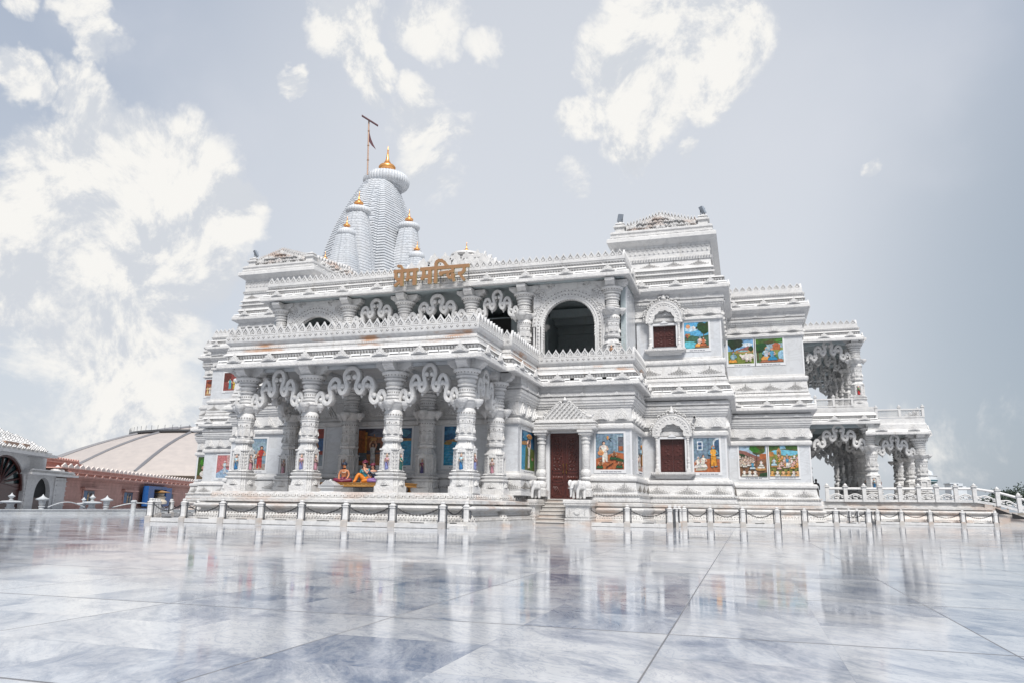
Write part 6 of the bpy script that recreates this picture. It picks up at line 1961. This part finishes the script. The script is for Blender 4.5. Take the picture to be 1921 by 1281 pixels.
def sitter(x, y, z, yaw, lab, skin_m, legs_m, hat_m, hair_long=False, top=None, lean=(0, 0), knee_up=False, arm='down', sc=1.0):
    r = thing('painted_statue', (x, y, z), lab, 'statue', 'painted seated statues on the bench')
    r.rotation_euler = (0, 0, yaw); r.scale = (sc, sc, sc)
    lx, ly = lean
    V = [(0, 0, .12), (0, 0, .26), (lx * .4, ly * .4, .42), (lx, ly, .58), (lx * 1.1, ly * 1.1 - .01, .66), (lx * 1.2, ly * 1.2 - .03, .74), (lx * 1.2, ly * 1.2 - .04, .83), (lx * 1.2, ly * 1.2 - .03, .90)]
    E_ = [(i, i + 1) for i in range(7)]
    Rr = [(.15, .12), (.135, .105), (.15, .11), (.12, .09), (.05, .05), (.075, .08), (.088, .095), (.06, .07)]
    for s in (-1, 1):
        k = len(V)
        sh_ = (lx + s * .19, ly, .56)
        if arm == 'down':
            q = [sh_, (lx + s * .25, ly - .04, .36), (lx * .5 + s * .20, -.20, .20), (s * .15, -.30, .12)]
        elif arm == 'chin' and s > 0:
            q = [sh_, (lx + s * .22, ly - .12, .40), (lx + s * .08, ly - .18, .55), (lx + .02, ly - .14, .66)]
        else:
            q = [sh_, (lx + s * .25, ly - .02, .36), (s * .24, -.06, .18), (s * .25, -.12, .05)]
        V += q
        E_ += [(3, k), (k, k + 1), (k + 1, k + 2), (k + 2, k + 3)]
        Rr += [.065, .05, .042, .03]
        # five short fingers curling off each hand
        h = Vector(q[3]); d = (Vector(q[3]) - Vector(q[2])).normalized()
        for f in range(5):
            kk = len(V)
            side = Vector((1, 0, 0)) * (f - 2) * .018
            V += [tuple(h + side + d * (.035 + .008 * (2 - abs(f - 2)))), tuple(h + side + d * (.06 + .01 * (2 - abs(f - 2))) + Vector((0, 0, -.012)))]
            E_ += [(k + 3, kk), (kk, kk + 1)]
            Rr += [.011, .008]
    skin('body', V, E_, Rr, skin_m, r, 2, 0)
    # folded or raised legs under cloth
    if knee_up:
        LV = [(0, 0, .12), (-.12, -.05, .14), (-.30, -.26, .40), (-.36, -.42, .06), (-.38, -.52, .03), (.12, -.05, .14), (.42, -.24, .14), (.10, -.42, .08), (.0, -.46, .04)]
        LE = [(0, 1), (1, 2), (2, 3), (3, 4), (0, 5), (5, 6), (6, 7), (7, 8)]
        LR = [.15, .13, .10, .07, .05, .13, .11, .08, .05]
    else:
        LV = [(0, 0, .12), (-.13, -.05, .13), (-.44, -.24, .12), (-.08, -.38, .08), (.06, -.40, .05), (.13, -.05, .13), (.44, -.24, .12), (.08, -.34, .09), (-.08, -.42, .05)]
        LE = [(0, 1), (1, 2), (2, 3), (3, 4), (0, 5), (5, 6), (6, 7), (7, 8)]
        LR = [.16, .13, .105, .08, .05, .13, .105, .08, .05]
    skin('leg_cloth', LV, LE, LR, legs_m, r, 2, 0)
    hx, hy = lx * 1.2, ly * 1.2 - .03
    b = MB()
    b.ball((hx, hy + .025, .85), (.100, .105, .115), 14, 9)
    if hair_long:
        for s in (-1, 0, 1):
            b.tube([(hx + s * .075, hy + .05, .86), (hx + s * .10, hy + .05, .72), (hx + s * .11, hy + .02, .58)], lambda t: .055 * (1 - .5 * t), 8)
    b.build('hair', S_HAIR, None).parent = r
    b = MB()
    ht = 0.0 if not hat_m else 1
    if hat_m:
        b.tube([(hx + .105 * cos(t), hy + .02 + .115 * sin(t), .905 + .02 * sin(t)) for t in [2 * pi * i / 16 for i in range(17)]], .034, 8)
        b.ball((hx, hy + .03, .93), (.10, .11, .075), 12, 7)
        b.ball((hx + .06, hy - .06, .96), (.035, .035, .06), 8, 5)
        b.build('turban', hat_m, None).parent = r
    b = MB()                                     # face: brows and eyes, lips
    for s in (-1, 1):
        b.ball((hx + s * .034, hy - .098, .845), (.016, .012, .009), 8, 5)
        b.ball((hx + s * .034, hy - .096, .872), (.022, .010, .005), 8, 4)
        b.ball((hx + s * .093, hy - .005, .835), (.014, .026, .034), 8, 5)
    b.build('eyes', S_HAIR, None).parent = r
    b = MB()
    b.ball((hx, hy - .118, .822), (.015, .022, .024), 8, 5)
    b.build('nose', skin_m, None).parent = r
    b = MB()
    b.ball((hx, hy - .102, .785), (.026, .012, .009), 8, 4)
    b.build('lips', S_MAROON, None).parent = r
    if top:
        TV = [(lx * .1, ly * .1, .2), (lx * .4, ly * .4, .40), (lx * .95, ly * .95, .56)]
        TE, TR = [(0, 1), (1, 2)], [(.16, .13), (.165, .125), (.13, .10)]
        for s in (-1, 1):
            k = len(TV)
            TV += [(lx + s * .18, ly, .56), (lx + s * .245, ly - .03, .40)]
            TE += [(2, k), (k, k + 1)]
            TR += [.085, .07]
        skin('tunic', TV, TE, TR, top, r, 2, 1)
    b = MB()
    b.tube([(lx * .9 + .12 * cos(t), ly - .02 + .10 * sin(t), .58 - .10 * max(0, -sin(t))) for t in [2 * pi * i / 14 for i in range(15)]], .014, 6)
    b.build('necklace', S_CREAM, None).parent = r
    return r
BZ = 1.98
sitter(-19.12, 33.75, BZ, .25, 'bare-chested orange-skinned seated statue in a striped turban at the left of the golden bench', S_SKIN, S_MAROON, S_NAVY, False, None, (.02, -.06), False, 'down', 1.02)
sitter(-17.9, 33.9, BZ, -.15, 'seated statue with long black hair and raised orange-clad knee beside the pillar', S_PALE, S_ORANGE, S_MAROON, True, S_TEAL, (-.10, -.04), True, 'chin', 1.12)
sitter(-17.28, 33.6, BZ, .55, 'crouching statue in dark clothes and maroon turban, half hidden behind the pillar', S_PALE, S_PURPLE, S_MAROON, True, S_NAVY, (-.16, -.10), False, 'side', .95)
# bench
r = thing('bench', (-18.2, 34.0, 1.5), 'long low golden carved bench holding three painted statues inside the porch', 'bench')
b = MB(); b.sweep(rect(-21.0, -15.6, 33.2, 34.7), [(1.78, -.02), (1.8, .02), (1.84, .0), (1.93, 0), (1.94, .03), (1.98, .03)], True, True)
for i in range(22):
    b.ball((-20.8 + i * .245, 33.2, 1.885), (.06, .02, .03), 6, 4)
b.build('seat', M_BENCH, r, False)
for x in (-20.7, -15.9):
    for y in (33.4, 34.5):
        b = MB(); b.lathe(x, y, 1.5, [(0, .05), (.04, .09), (.1, .1), (.16, .06), (.2, .05), (.28, .09)], 10)
        b.build('leg', M_BENCH, r)
# white carved pedestal on the porch edge
r = thing('pedestal', (-18.86, 32.3, 1.5), 'small white carved marble pedestal with stepped gable in front of the golden bench', 'pedestal')
b = MB()
pq = rect(-19.82, -18.72, 32.0, 32.6)
b.sweep(pq, [(1.5, .06), (1.58, .06), (1.6, 0), (1.74, 0), (1.76, .05), (1.82, .05), (1.84, .12), (1.95, .14), (1.96, .06), (2.02, .06), (2.03, .14), (2.1, .16), (2.12, .02)], True, True)
sq = lambda b: setattr(b, 'v', [(-18.98 + (x + 19.27) * .62, y, 1.5 + (z - 1.5) * .55) for x, y, z in b.v])
sq(b)
b.build('base', M_FRAME, r, False)
b = MB()
for k in range(5):
    hw = .60 - k * .12
    b.box(-19.27 - hw, -19.27 + hw, 32.05, 32.5, 2.12 + k * .07, 2.19 + k * .07)
    for i in range(8 - k):
        b.ball((-19.27 + (i - (7 - k) / 2) * .15, 32.04, 2.16 + k * .07), (.06, .05, .045), 6, 4)
b.lathe(-19.27, 32.25, 2.47, [(0, .09), (.05, .11), (.1, .05), (.15, .01)], 8)
sq(b)
b.build('gable', M_FRAME, r)

# dark-clothed visitor half hidden by the bay corner
r = thing('person', (5.42, 66.3, 1.66), 'person in black clothes standing on the hall platform behind the bay corner', 'person')
V = [(0, 0, .92), (0, 0, 1.1), (0, 0, 1.35), (0, 0, 1.47), (0, -.02, 1.56), (0, -.02, 1.66), (.10, 0, .85), (.11, -.01, .48), (.11, .02, .08), (.12, -.12, .04), (-.10, 0, .85), (-.11, .05, .48), (-.11, .1, .08), (-.12, -.03, .04), (.19, 0, 1.38), (.24, .02, 1.12), (.22, -.08, .9), (-.19, 0, 1.38), (-.24, .02, 1.12), (-.22, -.08, .9)]
E_ = [(0, 1), (1, 2), (2, 3), (3, 4), (4, 5), (0, 6), (6, 7), (7, 8), (8, 9), (0, 10), (10, 11), (11, 12), (12, 13), (2, 14), (14, 15), (15, 16), (2, 17), (17, 18), (18, 19)]
skin('body', V, E_, [(.15, .11), (.14, .1), (.17, .11), .055, .075, .085, .095, .065, .05, .035, .095, .065, .05, .035, .065, .05, .04, .065, .05, .04], M_BLACK, r)
b = MB(); b.ball((0, 0, 1.66), (.10, .11, .13), 10, 7); b.build('head_scarf', M_BLACK, None).parent = r
for c in r.children:
    if c.name.startswith('head'):
        c.location = (0, 0, 1.53)

# ---------------------------------------------------------------- left background: gate, sandstone range, domed hall
GA = (-66.0, 58.8)
GD = (-.4442, .8959); GN = (.8959, .4442)
def gb(b, t0, t1, z0, z1, n0, n1, mi=0):
    b.add(*frame_box((GA[0], GA[1], 0), GD, GN, t0, t1, z0, z1, n0, n1), mi)
def gpt(t, z, n=0.0):
    return (GA[0] + GD[0] * t + GN[0] * n, GA[1] + GD[1] * t + GN[1] * n, z)
pink = thing('sandstone_range', gpt(28, 0, -3), 'long low pink sandstone building with a white-toothed roof edge and picture niches', 'building')
b = MB()
for i in range(9):
    gb(b, 3.8, 75, -.05 + i * .34, .27 + i * .34, -8, -.04 - .03 * (i % 2))
    gb(b, 3.8, 75, .27 + i * .34, .29 + i * .34, -8, -.10)
b.build('wall', M_PINK, pink, False)
b = MB()
gb(b, 3.8, 75, 3.0, 3.2, -8, .10); gb(b, 3.8, 75, 3.2, 3.32, -8, .55); gb(b, 3.8, 75, 3.32, 3.45, -8, .65)
gb(b, 3.8, 75, 3.45, 3.7, -8, .25); gb(b, 3.8, 75, 3.7, 3.82, -8, .4); gb(b, 3.8, 75, 3.82, 4.1, -8, .05)
for i in range(30):
    b.stamp(TRI, gpt(5 + i * 2.4, 3.42, .62), GD, GN, 2.0, 1.2)
b.build('eave', M_PINK, pink, False)
b = MB()
gb(b, 2.0, 75, 4.1, 4.2, -8, .12)
for i in range(46):
    b.stamp(plate(_mo, -.05, .1, True), gpt(2.9 + i * 1.55, 4.2, 0), GD, GN, 3.3, .95, 1, 1)
b.build('roof_edge', [M_PINK, M_PINKL], pink, False)
b = MB()
gb(b, -2, 15.5, 4.2, 4.9, -12, -3.2); gb(b, -2, 15.7, 4.9, 5.05, -12, -2.9); gb(b, -2, 15.5, 5.05, 5.3, -12, -3.3)
for i in range(24):
    b.stamp(plate(_mo, -.05, .1, True), gpt(-1.5 + i * .7, 5.3, -3.2), GD, GN, 1.2, .5)
b.build('upper_storey', M_PINK, pink, False)
for i, (t0, t1) in enumerate(((8.6, 12.2), (21.8, 25.6), (40.2, 45.0))):
    b = MB(); gb(b, t0, t1, .55, 2.0, -.05, .05); gb(b, t0 - .7, t1 + .7, 2.05, 2.2, -.05, .5); gb(b, t0 - .4, t1 + .4, 2.2, 2.35, -.05, .3)
    b.build('niche', M_PINK, pink, False)
    p = Pic(gpt(t0 + .25, .6, .055), GD, GN, t1 - t0 - .5, 1.35)
    random.seed(40 + i)
    p.rect(0, 0, 1, 1, (.03, .05, .10)); p.rect(0, 0, .3, 1, (.04, .14, .3))
    p.man(.4, .0, .85, (.6, .34, .06), SKIN2); p.man(.68, .0, .8, (.66, .58, .42), SKIN2)
    p.emit().build('niche_relief', M_PAINT, pink, False, 30, True)
r = thing('shrine_board', gpt(33.5, 0, .9), 'bright blue shrine cabinet holding a small cream idol under a gold canopy', 'shrine')
b = MB(); gb(b, 28.0, 30.6, .2, 2.9, .5, 1.2); gb(b, 36.6, 39.4, .2, 2.8, .5, 1.2); gb(b, 30.6, 36.6, 2.5, 2.9, .5, 1.2); gb(b, 30.6, 36.6, .1, .5, .5, 1.2)
b.build('cabinet', M_BLUE, r, False)
b = MB(); gb(b, 30.6, 36.6, .5, 2.5, .5, .6); b.build('back_panel', M_INK, r, False)
b = MB()
c = gpt(33.8, .5, 1.2)
b.lathe(c[0], c[1], .5, [(0, .9), (.3, .95), (.7, .6), (.95, .75), (1.2, .45), (1.45, .5), (1.6, .2)], 14)
b.build('idol', M_CREAM, r)
b = MB(); b.lathe(c[0], c[1], 2.05, [(0, 1.2), (.1, 1.25), (.22, .7), (.34, .2)], 16); b.build('canopy', M_BENCH, r)

gate = thing('gatehouse', gpt(-4, 0, 0), 'white marble gatehouse with a big fan-lit arch and a smaller side arch', 'building')
b = MB()
def arch_wall(b, t0, t1, z1, ac, ar, zs, n0, n1, kv=1.0):
    """front wall piece with a round-headed hole"""
    n = 14
    inn = [(ac - ar, -.05)] + [(ac - ar * cos(pi * i / n), zs + ar * kv * sin(pi * i / n)) for i in range(n + 1)] + [(ac + ar, -.05)]
    out = [(t0, -.05)]
    for i in range(n + 1):
        t = i / n
        out.append((t0, zs + (z1 - zs) * t / .25) if t < .25 else (t1, zs + (z1 - zs) * (1 - t) / .25) if t > .75 else (t0 + (t1 - t0) * (t - .25) / .5, z1))
    out.append((t1, -.05))
    k = len(inn)
    vs = [gpt(t, z, n1) for t, z in inn] + [gpt(t, z, n1) for t, z in out] + [gpt(t, z, n0) for t, z in inn]
    fs = []
    for i in range(k - 1):
        fs += [(i, i + 1, k + i + 1, k + i), (2 * k + i, 2 * k + i + 1, i + 1, i)]
    b.add(vs, fs)
arch_wall(b, -15.5, -5.0, 5.0, -9.3, 3.9, 1.7, -.5, .05, .78)
arch_wall(b, -4.2, 1.6, 3.2, -1.4, 1.75, 1.25, -.5, .0)
gb(b, 1.0, 3.6, -.05, 3.1, -3.0, .1); gb(b, -5.2, -3.7, -.05, 3.2, -3, .12)
for t0, t1 in ((-5.3, -3.6), (1.3, 3.7)):
    for i in range(6):
        gb(b, t0, t1, .35 + i * .48, .43 + i * .48, -.2, .17)
b.build('wall', M_MARBLE, gate, False)
b = MB()
gb(b, -6.2, 4.6, 3.2, 3.4, -4, .9); gb(b, -6.0, 4.4, 3.4, 3.6, -4, .6); gb(b, -5.8, 3.8, 3.6, 3.72, -4, .75)
gb(b, -15.5, -1.2, 4.9, 5.15, -5, .9); gb(b, -15.5, -1.6, 5.15, 5.35, -5, .5); gb(b, -4.9, -.4, 3.7, 4.9, -4.5, -.4)
b.build('eave', M_MARBLE, gate, False)
b = MB()
for i in range(9):
    w = 6.9 * math.sqrt(1 - (i / 9.2) ** 2)
    gb(b, -9.5 - w, -9.3 + w * .95, 5.35 + i * .19, 5.47 + i * .19, -6 + i * .3, .3 - i * .3)
    for q in range(int(w * 2 / .9)):
        b.stamp(LOTUS, gpt(-9.4 - w + .5 + q * .9, 5.36 + i * .19, .3 - i * .3), GD, GN, 1.0, .55, 2.0)
        b.stamp(LOTUS_DOTS, gpt(-9.4 - w + .5 + q * .9, 5.36 + i * .19, .3 - i * .3), GD, GN, 1.0, .55, 2.1, 1)
    gb(b, -9.5 - w + .3, -9.3 + w * .95 - .3, 5.47 + i * .19, 5.54 + i * .19, -6 + i * .3, .1 - i * .3)
for t, z in ((-8.7, 7.0),):
    c = gpt(t, z, -2.5); b.lathe(c[0], c[1], z - .1, [(0, .6), (.2, .7), (.4, .3), (.7, .05)], 12)
c = gpt(2.6, 3.72, -.5); b.lathe(c[0], c[1], 3.7, [(0, .7), (.2, .65), (.4, .4), (.55, .2), (.7, .05)], 10)
b.build('roof', [M_MARBLE, M_DARK_MARK], gate, False)
b = MB(); gb(b, -7.6, -6.4, 5.5, 5.85, -.4, .45); gb(b, -10.9, -8.5, 5.5, 5.85, -.4, .45)
b.build('carved_panel', M_POLE, gate, False)
b = MB(); gb(b, -14, -4.9, -.05, 5.0, -.5, -.4)
b.build('glass', M_GLASS, gate, False)
b = MB(); gb(b, -14, -4.9, 0, 1.75, -.4, -.32)
b.build('door', M_WOOD, gate, False)
b = MB(); gb(b, -3.6, .7, -.05, 3.1, -.5, -.4)
b.build('dark_doorway', M_DARK, gate, False)
b = MB(); gb(b, -3.0, .2, 0, 1.1, -.4, -.36)
b.build('door', M_WOOD, gate, False)
b = MB()
for i in range(11):
    a = pi * i / 10
    b.tube([gpt(-9.3, 2.3, -.3), gpt(-9.3 - 3.9 * cos(a), 1.9 + 3.0 * sin(a), -.3)], .09, 5)
b.tube([gpt(-9.3 - 3.8 * cos(pi * i / 16), 1.7 + 3.0 * sin(pi * i / 16), -.2) for i in range(17)], .16, 6)
gb(b, -13.2, -5.4, 1.75, 2.3, -.36, -.25)
b.build('fan_frame', M_WOOD, gate, False)

dome = thing('domed_hall', (-104, 132, 0), 'huge low cream dome with grey ribs and a railed top ring behind the temple', 'building')
m, nt, bs = mat('cream_dome_sheet')
pos = mk(nt, 'ShaderNodeNewGeometry').outputs['Position']
sp = mk(nt, 'ShaderNodeSeparateXYZ'); put(nt, sp.inputs[0], pos)
bnd = mth(nt, 'FRACT', mth(nt, 'MULTIPLY', sp.outputs[2], 1.5))
nz = noise(nt, pos, .5, 4)
c = mixc(nt, rng(nt, nz, .3, .7), (.43, .385, .355, 1), (.37, .335, .315, 1))
put(nt, bs.inputs['Base Color'], mixc(nt, mth(nt, 'MULTIPLY', rng(nt, bnd, .88, .95), .5), c, (.36, .32, .30, 1)))
bs.inputs['Roughness'].default_value = .7
M_DOME = m
b = MB()
DC = (-148.0, 192.0)
Q = 1.475
def dz(rr):
    return 7.2 + 15.5 * (1 - (rr / 36.0 / Q) ** 2)
b.lathe(DC[0], DC[1], 0, [(0, 35 * Q), (6.2, 35 * Q), (6.6, 36.5 * Q), (7.2, 36.3 * Q)] + [(dz((36 - i * 2.6) * Q), (36 - i * 2.6) * Q) for i in range(1, 12)] + [(22.0, 6)], 72)
b.build('dome_shell', M_DOME, dome, True, 60)
for i in range(18):
    a = 2 * pi * i / 18 + .1
    b = MB()
    b.tube([(DC[0] + rr * cos(a), DC[1] + rr * sin(a), dz(rr) + .1) for rr in [(36 - k * 2.5) * Q for k in range(11)]], .42, 5)
    b.build('rib', M_RIB, dome)
b = MB()
b.lathe(DC[0], DC[1], dz(18.5 * Q) + .2, [(0, 18.2 * Q), (.3, 18.6 * Q), (.75, 18.6 * Q), (.8, 18 * Q)], 64)
for i in range(72):
    a = 2 * pi * i / 72
    z = dz(18.5 * Q) + .9
    b.tube([(DC[0] + 18.5 * Q * cos(a), DC[1] + 18.5 * Q * sin(a), z), (DC[0] + 18.5 * Q * cos(a), DC[1] + 18.5 * Q * sin(a), z + 1.3)], .07, 4)
b.build('top_ring', M_STEEL, dome, False)
b = MB(); b.box(-168, -163, 139.5, 142.5, 7.4, 10); b.build('roof_vent', M_TANK, dome, False)

# low parapet along the plaza edge with flat-topped lamps, urns and looping rails
EA, EB = (-44.5, 30.0), (-41.5, 46.0)
def ept(t):
    return (EA[0] + (EB[0] - EA[0]) * t, EA[1] + (EB[1] - EA[1]) * t)
b = MB()
d = Vector((EB[0] - EA[0], EB[1] - EA[1])).normalized()
b.add(*frame_box((EA[0], EA[1], 0), (d.x, d.y), (d.y, -d.x), -4, 20, -.01, .28, -.6, .0))
b.add(*frame_box((EA[0], EA[1], 0), (d.x, d.y), (d.y, -d.x), -4, 20, .28, .34, -.64, .04))
tag(b.build('low_wall', M_GREY, None, False), 'low grey marble edge wall of the plaza in front of the gatehouse and pink building', 'wall')
def lamp_table(x, y, s, lab):
    r = thing('lamp_pillar', (x, y, .34), lab, 'garden lamp', 'flat-topped marble lamp pillars at the plaza edge')
    b = MB(); b.lathe(x, y, .34, [(0, .26), (.06, .3), (.1, .22), (.26, .2), (.3, .25), (.34, .22)], 14, 0, 0, None, s); b.build('stem', M_GREY, r)
    b = MB(); b.lathe(x, y, .34 + .34 * s, [(0, .2), (.05, .62), (.1, .66), (.16, .5), (.19, .1)], 20, 0, 0, None, s); b.build('cap', M_GREY, r)
    b = MB(); b.lathe(x, y, .34 + .53 * s, [(0, .1), (.05, .14), (.10, .06), (.16, .1), (.28, .22), (.34, .12), (.42, .05), (.5, .01)], 12, 0, 0, None, s); b.build('finial', M_GREY, r)
def urn_post(x, y, lab):
    r = thing('urn_post', (x, y, .3), lab, 'post', 'lantern-headed marble posts at the plaza edge')
    b = MB(); b.lathe(x, y, 0, [(.0, .24), (.1, .26), (.14, .18), (.42, .16), (.5, .22), (.56, .14), (.6, .2)], 12); b.build('stem', M_GREY, r)
    b = MB(); b.lathe(x, y, .6, [(0, .16), (.06, .2), (.3, .22), (.33, .4), (.4, .42), (.46, .25), (.54, .12), (.6, .06), (.7, .01)], 12); b.build('lantern', M_GREY, r)
lamp_table(-46.4, 38.6, 1.0, 'broad flat-topped lamp pillar in front of the gatehouse side arch')
lamp_table(-47.2, 38.0, .85, 'lower flat-topped lamp pillar at the foot of the big arch')
lamp_table(-45.2, 44.0, 1.0, 'broad flat-topped lamp pillar before the first picture niche')
lamp_table(-46.2, 44.2, .8, 'lower flat-topped lamp pillar left of the first picture niche')
urn_post(-44.4, 39.2, 'marble post with a lantern head before the gatehouse side arch')
urn_post(-42.9, 43.0, 'marble post with a lantern head left of the second picture niche')
for i, (A, B, lab) in enumerate((((-46.2, 33.5), (-46.0, 37.2), 'grey humped rail in front of the big arch'), ((-45.0, 40.2), (-45.0, 43.2), 'grey humped rail between the gatehouse and the first niche'), ((-43.0, 43.6), (-41.0, 46.6), 'grey humped rail near the blue shrine'))):
    b = MB()
    P = [Vector((*A, .45)).lerp(Vector((*B, .45)), k / 14) + Vector((0, 0, .35 * sin(pi * k / 14))) for k in range(15)]
    b.tube([tuple(p) for p in P], .04, 6)
    tag(b.build('humped_rail', M_GREY), lab, 'rail')
r = thing('bollard', (-39.6, 42.0, 0), 'plain round marble bollard at the left corner of the chain fence', 'bollard')
b = MB(); b.lathe(-39.6, 42.0, 0, [(0, .2), (.05, .2), (.06, .16), (.85, .15), (.86, .2), (.95, .2), (1.0, .1)], 14); b.build('shaft', M_GREY, r)

# ---------------------------------------------------------------- right background
r = thing('water_tower', (39.5, 200, 0), 'distant white and blue-green water tower seen between the hall pillars', 'water tower')
b = MB(); b.lathe(39.5, 200, 0, [(7.6, 3.0), (7.7, 3.35), (9.0, 3.35), (9.1, 3.5), (9.25, 3.5)], 28); b.v = [(x, y, z) for x, y, z in b.v]; b.build('tank_band', M_TANKW, r)
b = MB(); b.lathe(39.5, 200, 0, [(6.6, 1.0), (7.6, 3.3), (8.15, 3.45)], 28); b.build('tank_cone', M_TANK, r)
b = MB(); b.lathe(39.5, 200, 9.25, [(0, 2.6), (.8, 2.5), (1.2, 1.8), (1.4, .6)], 28); b.build('tank_roof', M_TANKW, r)
for i in range(8):
    a = 2 * pi * i / 8
    b = MB(); b.tube([(39.5 + 1.1 * cos(a), 200 + 1.1 * sin(a), 0), (39.5 + 1.1 * cos(a), 200 + 1.1 * sin(a), 6.7)], .13, 6); b.build('leg', M_TANKW, r)
r = thing('house', (39.4, 170, 0), 'distant pale block of a building just above the platform railing', 'building')
b = MB(); b.box(38.3, 39.6, 168, 173, 0, 6.3); b.box(39.6, 41.2, 169, 173, 0, 5.9); b.build('wall', M_TANKW, r, False)
b = MB(); b.box(38.1, 39.7, 167.8, 173, 6.3, 6.5); b.box(39.6, 40.6, 168.8, 173, 5.9, 6.4); b.build('roof', M_TANKW, r, False)
m, nt, bs = mat('dark_foliage')
pos = mk(nt, 'ShaderNodeNewGeometry').outputs['Position']
put(nt, bs.inputs['Base Color'], mixc(nt, rng(nt, noise(nt, pos, .6, 4), .3, .7), (.04, .06, .045, 1), (.065, .09, .065, 1)))
bs.inputs['Roughness'].default_value = .7
M_LEAF = m
M_BARK = plain('grey_bark', (.12, .09, .07), .9)
random.seed(5)
for i, (tx, tz, tr) in enumerate(((40.8, 3.7, 1.4), (43.2, 4.2, 1.7), (45.6, 4.1, 1.8), (48.0, 4.2, 2.0), (50.5, 4.0, 2.0))):
    y = 150 + 3 * (i % 2)
    r = thing('tree', (tx, y, 0), ('small dark green tree at the left end of the far tree line', 'tallest dark green tree of the far tree line', 'dark green tree at the picture edge behind the stair railing', 'dark tree beyond the right picture edge', 'farther dark tree beyond the right picture edge')[i], 'tree', 'trees in the far line')
    b = MB(); b.tube([(tx, y, 0), (tx + .1, y, 1.6), (tx, y, tz - .6)], lambda t: .22 * (1 - .6 * t), 7)
    for k in range(4):
        a = k * 1.7
        b.tube([(tx, y, tz - 1.6), (tx + tr * .6 * cos(a), y + tr * .6 * sin(a), tz - .4)], lambda t: .09 * (1 - .7 * t), 5)
    b.build('trunk', M_BARK, r)
    b = MB()
    cl = [(random.gauss(0, .5) * tr, random.gauss(0, .5) * tr, random.gauss(0, .30) * tr) for _ in range(16)]
    for q in range(1500):
        c = random.choice(cl)
        p = Vector((tx + c[0] + random.gauss(0, .3) * tr, y + c[1] + random.gauss(0, .3) * tr, tz - .7 + c[2] + random.gauss(0, .2) * tr))
        if p.z < 1.4:
            continue
        u = Vector((random.uniform(-1, 1), random.uniform(-1, 1), random.uniform(-1, 1))).normalized() * .16
        v = u.cross(Vector((random.uniform(-1, 1), random.uniform(-1, 1), .3))).normalized() * .11
        b.add([tuple(p - u), tuple(p + v), tuple(p + u), tuple(p - v)], [(0, 1, 2, 3)])
    b.build('crown', M_LEAF, r, False)
